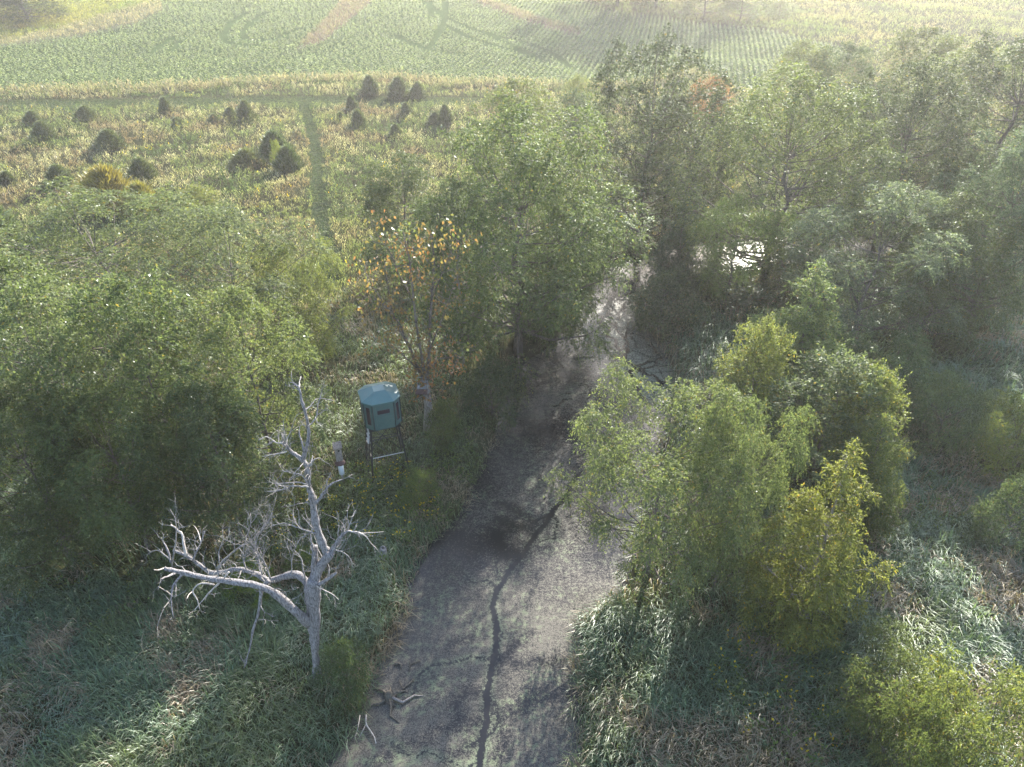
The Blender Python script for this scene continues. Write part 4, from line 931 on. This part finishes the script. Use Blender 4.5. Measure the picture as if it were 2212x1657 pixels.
# ------------------------------------------------------------------ ground cover
def blades(P, L, W, az, bend, col, tipcol=1.25):
    n = len(P); a = np.stack([np.cos(az), np.sin(az), np.zeros(n)], 1); s = np.stack([-np.sin(az), np.cos(az), np.zeros(n)], 1)
    tw = rng.normal(0, 0.5, n)[:, None]; s = unit(s + a * tw); up = np.array([0, 0, 1.0])
    L = L[:, None]; W = W[:, None]; bend = bend[:, None]
    m = P + up * L * (0.62 - 0.18 * bend) + a * L * 0.26 * bend
    t_ = m + up * L * (0.36 - 0.50 * bend) + a * L * 0.50 * bend
    V = np.stack([P - s * W * 0.5, P + s * W * 0.5, m - s * W * 0.45, m + s * W * 0.45, t_], 1).reshape(-1, 3)
    o = (np.arange(n) * 5)[:, None]; F = np.concatenate([o + np.array([[0, 1, 3]]), o + np.array([[0, 3, 2]]), o + np.array([[2, 3, 4]])], 1).reshape(-1, 3)
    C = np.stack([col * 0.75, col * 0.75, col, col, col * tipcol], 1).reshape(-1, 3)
    return V, F, C

def scatter(n, y0, y1, margin=3.0):
    """uniform points on the ground strip that the camera (and a step beside it) can see"""
    y = rng.uniform(y0, y1, n * 3); hw = 0.74 * np.sqrt(y * y + CAM_H ** 2) * 0.97 + margin
    x = rng.uniform(-1, 1, n * 3) * hw.max(); k = np.abs(x) < hw
    return x[k], y[k]

CAN = np.array([(a[2], a[3], a[4]) for a in PLACED if a[4] > 1.6 and a[3] < 70])
def canopy(x, y):
    d = np.full(x.shape, 9.0)
    for cx, cy_, r in CAN: d = np.minimum(d, np.hypot(x - cx, y - cy_) / r)
    return d

def path_d(x, y): return np.minimum(seg_dist(x, y, PATH_LANE) - 2.5, seg_dist(x, y, PATH_MOWN) - 0.70 + 0.5 * (vnoise(x / 1.2, y / 1.2, 33) - 0.5))

def near_grass():
    X, Y = [], []
    for y0, y1, dens in ((8, 20, 165), (20, 27, 115), (27, 36, 66), (36, 47, 40), (47, 64, 22)):
        hw = 0.74 * math.sqrt(((y0 + y1) / 2) ** 2 + CAM_H ** 2) + 3
        x, y = scatter(int(2 * hw * (y1 - y0) * dens / 2.0), y0, y1); X.append(x); Y.append(y)
    x, y = np.concatenate(X), np.concatenate(Y); sd = creek_sd(x, y)
    zone = fbm(x / 3.0, y / 3.0, 60); can = canopy(x, y)
    keep = (sd > 0.12) & (rng.random(len(x)) < np.where(can < 0.65, 0.22, 1.0) * (0.45 + 1.1 * fbm(x / 0.9, y / 0.9, 62)))
    keep &= ~((y > 48) & (x < 0))
    x, y, sd, zone, can = x[keep], y[keep], sd[keep], zone[keep], can[keep]; z = height(x, y, sd); n = len(x)
    dist = np.sqrt(x * x + y * y + CAM_H ** 2)
    tuft = fbm(x / 0.7, y / 0.7, 64); flow = fbm(x / 2.4, y / 2.4, 66) * 9.0
    L = (0.50 + 0.65 * tuft) * rng.uniform(0.6, 1.25, n) * (0.85 + dist / 110); W = 0.021 * rng.uniform(0.7, 1.4, n) * (dist / 26)
    az = flow + rng.normal(0, 1.0, n); bend = np.clip(rng.normal(0.72, 0.26, n), 0.1, 1.25)
    dry = np.clip((fbm(x / 1.9, y / 1.9, 68) - 0.50) * 5.5, 0, 1) * 0.85; dry = np.clip(dry + 0.35 * (sstep(1.6, 0.3, sd)) * (fbm(x / 1.2, y / 1.2, 69) > 0.5), 0, 1)
    isdry = (rng.random(n) < dry)[:, None]; v = rng.uniform(0.7, 1.35, n)[:, None]
    left = sstep(21, 25, y) * (x < 2)
    lawn = np.maximum(sstep(0.52, 0.72, zone), 0.9 * left)[:, None]; L = L * (1 - 0.35 * left); W = W * (1 - 0.25 * left)
    c = (rgb(0.118, 0.168, 0.100) * (1 - lawn) + rgb(0.130, 0.165, 0.078) * lawn) * v
    c = np.where(isdry, rgb(0.26, 0.205, 0.145) * v, c)
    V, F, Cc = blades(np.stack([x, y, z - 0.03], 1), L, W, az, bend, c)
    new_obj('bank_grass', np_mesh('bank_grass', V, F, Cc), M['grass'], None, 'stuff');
    ground_info['grass'] = n
ground_info = {}
near_grass()

def plants(x, y, z, Hh, nl, leafL, leafW, col, spread=0.10, updir=0.55, flower=None):
    n = len(x); VV, FF, CC = [], [], []; off = 0; th = rng.uniform(0, 6.28, n)
    for k in range(nl):
        t_ = (k + 0.6) / nl; a = th + k * 2.4 + rng.normal(0, 0.3, n)
        P = np.stack([x + np.cos(a) * spread * (1 - t_ * 0.6), y + np.sin(a) * spread * (1 - t_ * 0.6), z + Hh * t_ * 0.92], 1)
        D = unit(np.stack([np.cos(a), np.sin(a), np.full(n, updir) + 0.5 * t_], 1) + rng.normal(0, 0.2, (n, 3))); S = unit(np.cross(D, np.array([0, 0, 1.0]) + rng.normal(0, 0.3, (n, 3))))
        V, F = leaf_quads(P, D, S, leafL * rng.uniform(0.7, 1.3, n) * (1.15 - 0.5 * t_), leafW * rng.uniform(0.8, 1.2, n), 0.15, 0.1)
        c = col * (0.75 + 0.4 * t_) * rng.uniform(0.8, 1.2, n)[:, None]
        if flower is not None and k >= nl - 2: c = np.where(flower[:, None], rgb(0.52, 0.37, 0.03) * rng.uniform(0.7, 1.2, n)[:, None], c)
        VV.append(V); FF.append(F + off); off += len(V); CC.append(np.repeat(c, 4, 0))
    return np.concatenate(VV), np.concatenate(FF), np.concatenate(CC)

def palette(n, f, stops):
    c = np.zeros((n, 3)); f = np.clip(f, 0, 0.9999) * (len(stops) - 1); i = f.astype(int); w = (f - i)[:, None]; S = np.array(stops)
    return S[i] * (1 - w) + S[i + 1] * w

# old field weeds, between the thickets and the crop
x, y = scatter(58000, 44, 150, 4)
inc = in_poly(x, y, CROP) | in_poly(x, y, MEADOW_L) | in_poly(x, y, TANBAND)
west = (x < -2 + 0.02 * y) | (y > 70)
keep = ~inc & west & (path_d(x, y) > 0) & (creek_sd(x, y) > 1) & (canopy(x, y) > 0.7) & (rng.random(len(x)) < 0.35 + 0.75 * fbm(x / 2.5, y / 2.5, 81))
keep &= rng.random(len(x)) < sstep(160, 60, y) * 0.6 + 0.4
x, y = x[keep], y[keep]; n = len(x); z = height(x, y)
f1 = fbm(x / 5.5, y / 5.5, 83); f2 = fbm(x / 3.0, y / 3.0, 85)
col = palette(n, np.clip((f1 - 0.30) * 2.5 + rng.normal(0, 0.10, n), 0, 1), [(0.060, 0.085, 0.038), (0.145, 0.165, 0.072), (0.095, 0.122, 0.056), (0.175, 0.182, 0.080), (0.205, 0.182, 0.112), (0.165, 0.120, 0.085)])
pale = (rng.random(n) < np.clip((f2 - 0.51) * 4.5, 0, 0.85))[:, None]; col = np.where(pale, rgb(0.27, 0.245, 0.165) * rng.uniform(0.8, 1.2, n)[:, None], col)
flw = rng.random(n) < np.clip((fbm(x / 4, y / 4, 87) - 0.60) * 0.6, 0, 0.12)
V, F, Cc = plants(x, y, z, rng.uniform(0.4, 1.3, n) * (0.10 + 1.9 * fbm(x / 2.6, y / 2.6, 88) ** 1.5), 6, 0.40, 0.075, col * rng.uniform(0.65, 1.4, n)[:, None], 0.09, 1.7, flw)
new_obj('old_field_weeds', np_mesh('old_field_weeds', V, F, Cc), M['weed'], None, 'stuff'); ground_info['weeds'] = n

xa, ya = scatter(90000, 44, 125, 4); kp = (path_d(xa, ya) < 0.3) & (xa < 10); xa, ya = xa[kp], ya[kp]; n = len(xa)
V, F, Cc = plants(xa, ya, height(xa, ya), rng.uniform(0.03, 0.16, n), 3, 0.20, 0.06, palette(n, rng.random(n), [(0.045, 0.066, 0.032), (0.070, 0.090, 0.044), (0.10, 0.10, 0.058)]), 0.06, 1.2)
new_obj('mown_grass', np_mesh('mown_grass', V, F, Cc), M['weed'], None, 'stuff'); ground_info['mown'] = n

# leafy undergrowth of the shaded banks and the goldenrod patches near the blind
x, y = scatter(15000, 8, 58, 3)
gold = [(G(800, 1085), 2.6), (G(860, 1110), 2.2), (G(700, 1120), 1.6), (G(640, 1150), 1.8), (G(1690, 1480), 2.6), (G(1700, 1560), 1.8), (G(1620, 1400), 1.2), (G(830, 1060), 2.0)]
gd = np.full(x.shape, 9.0)
for q, r in gold: gd = np.minimum(gd, np.hypot(x - q[0], y - q[1]) / r)
sd = creek_sd(x, y); und = fbm(x / 4.0, y / 4.0, 91)
keep = (sd > 0.5) & (canopy(x, y) > 0.45) & (rng.random(len(x)) < np.where(gd < 1, 1.0, np.clip((und - 0.42) * 2.2, 0.02, 0.8) * sstep(16, 26, y)))
x, y, gd, und = x[keep], y[keep], gd[keep], und[keep]; n = len(x); z = height(x, y)
col = palette(n, rng.random(n) * 0.6 + 0.4 * und, [(0.055, 0.085, 0.030), (0.085, 0.130, 0.036), (0.13, 0.165, 0.045), (0.15, 0.15, 0.055)])
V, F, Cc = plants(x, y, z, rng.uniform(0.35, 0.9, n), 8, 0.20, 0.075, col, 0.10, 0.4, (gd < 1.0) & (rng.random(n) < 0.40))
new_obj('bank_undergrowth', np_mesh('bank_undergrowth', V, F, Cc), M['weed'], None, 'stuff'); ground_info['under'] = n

# crop in rows
x0, x1, y0, y1 = -190, 150, 105, 245
ra = math.radians(79.0); ca, sa = math.cos(ra), math.sin(ra)
ii = np.arange(-300, 300); jj = np.arange(-460, 460)
I, J = np.meshgrid(ii * 0.95, jj * 0.45); I = I.ravel() + rng.normal(0, 0.09, I.size); J = J.ravel() + rng.normal(0, 0.13, J.size)
x = ca * J - sa * I - 10; y = sa * J + ca * I + 170
x = x + rng.normal(0, 0.35, x.size) * sstep(-5, -30, x) + 0.8 * np.sin(y / 23.0)
hw = 0.74 * np.sqrt(y * y + CAM_H ** 2) + 4
k = (np.abs(x) < hw) & (y > y0) & (y < y1); x, y = x[k], y[k]
inc = in_poly(x, y, CROP) & ~in_poly(x, y, STRIP_A) & ~in_poly(x, y, STRIP_B) & ~in_poly(x, y, TANBAND)
x, y = x[inc], y[inc]
td = np.full(x.shape, 9.0)
for p_ in TRACKS: td = np.minimum(td, seg_dist(x, y, p_))
k = (td > 0.8) & (rng.random(len(x)) < 0.75 + 0.5 * fbm(x / 1.7, y / 1.7, 93)); x, y = x[k], y[k]; n = len(x); z = height(x, y)
col = rgb(0.165, 0.192, 0.096) * (0.8 + 0.45 * fbm(x / 9, y / 9, 95))[:, None] * rng.uniform(0.85, 1.2, n)[:, None]
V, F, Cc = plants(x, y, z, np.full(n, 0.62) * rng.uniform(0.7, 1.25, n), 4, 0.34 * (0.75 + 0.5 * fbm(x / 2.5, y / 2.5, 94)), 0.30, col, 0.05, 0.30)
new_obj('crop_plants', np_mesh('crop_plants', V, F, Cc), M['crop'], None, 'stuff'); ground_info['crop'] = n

# dry grass of the field strips, lane verges and far meadows
x, y = scatter(64000, 75, 255, 4)
inA = in_poly(x, y, STRIP_A) | in_poly(x, y, STRIP_B); inM = in_poly(x, y, MEADOW_L); inT = in_poly(x, y, TANBAND)
edge = seg_dist(x, y, CROP[:12]); verge = (edge < 4.5) & ~in_poly(x, y, CROP)
meadow = (~in_poly(x, y, CROP)) & (y > 125) & (x > 20)
pr = inA * 1.0 + inM * 0.55 + inT * 0.9 + verge * 1.0 + meadow * 0.42
k = (rng.random(len(x)) < pr) & (path_d(x, y) > 0); x, y, inA, inM, inT, verge, meadow = (a[k] for a in (x, y, inA, inM, inT, verge, meadow)); n = len(x); z = height(x, y)
f1 = fbm(x / 7, y / 7, 97)
col = np.where(inA[:, None], palette(n, rng.random(n), [(0.185, 0.135, 0.112), (0.17, 0.14, 0.105), (0.14, 0.145, 0.08)]),
      np.where(inM[:, None], palette(n, f1 * 1.4 - 0.2, [(0.11, 0.15, 0.045), (0.21, 0.205, 0.05), (0.19, 0.15, 0.07)]),
      np.where(meadow[:, None] & ~verge[:, None], palette(n, f1 * 1.6 - 0.3, [(0.09, 0.12, 0.05), (0.15, 0.165, 0.07), (0.22, 0.18, 0.11)]), palette(n, rng.random(n), [(0.12, 0.13, 0.07), (0.22, 0.19, 0.125), (0.25, 0.20, 0.14)]))))
V, F, Cc = plants(x, y, z, rng.uniform(0.5, 1.0, n) * np.where(verge, 1.5, 1.0), 4, 0.75, 0.14, col, 0.10, 1.3)
new_obj('meadow_grass', np_mesh('meadow_grass', V, F, Cc), M['weed'], None, 'stuff'); ground_info['meadow'] = n

# ------------------------------------------------------------------ haze: one closed box of even air round everything
hm, t, out = nodes_of('morning_haze')
pv = N(t, 'VolumePrincipled'); pv.inputs['Color'].default_value = (1.0, 0.975, 0.94, 1); pv.inputs['Density'].default_value = HAZE_DENSITY; pv.inputs['Anisotropy'].default_value = 0.45
t.links.new(pv.outputs[0], out.inputs['Volume'])
hb = Build(); hb.box((0, 1000, 18.5), (3400, 3900, 41.0)); hz = hb.obj('haze', hm, None, False, 'stuff')

tri = sum(sum(len(p.vertices) - 2 for p in me.polygons) if len(me.polygons) < 2000 else len(me.loops) - 2 * len(me.polygons) for me in bpy.data.meshes if me.users)
ground_info['tris'] = tri
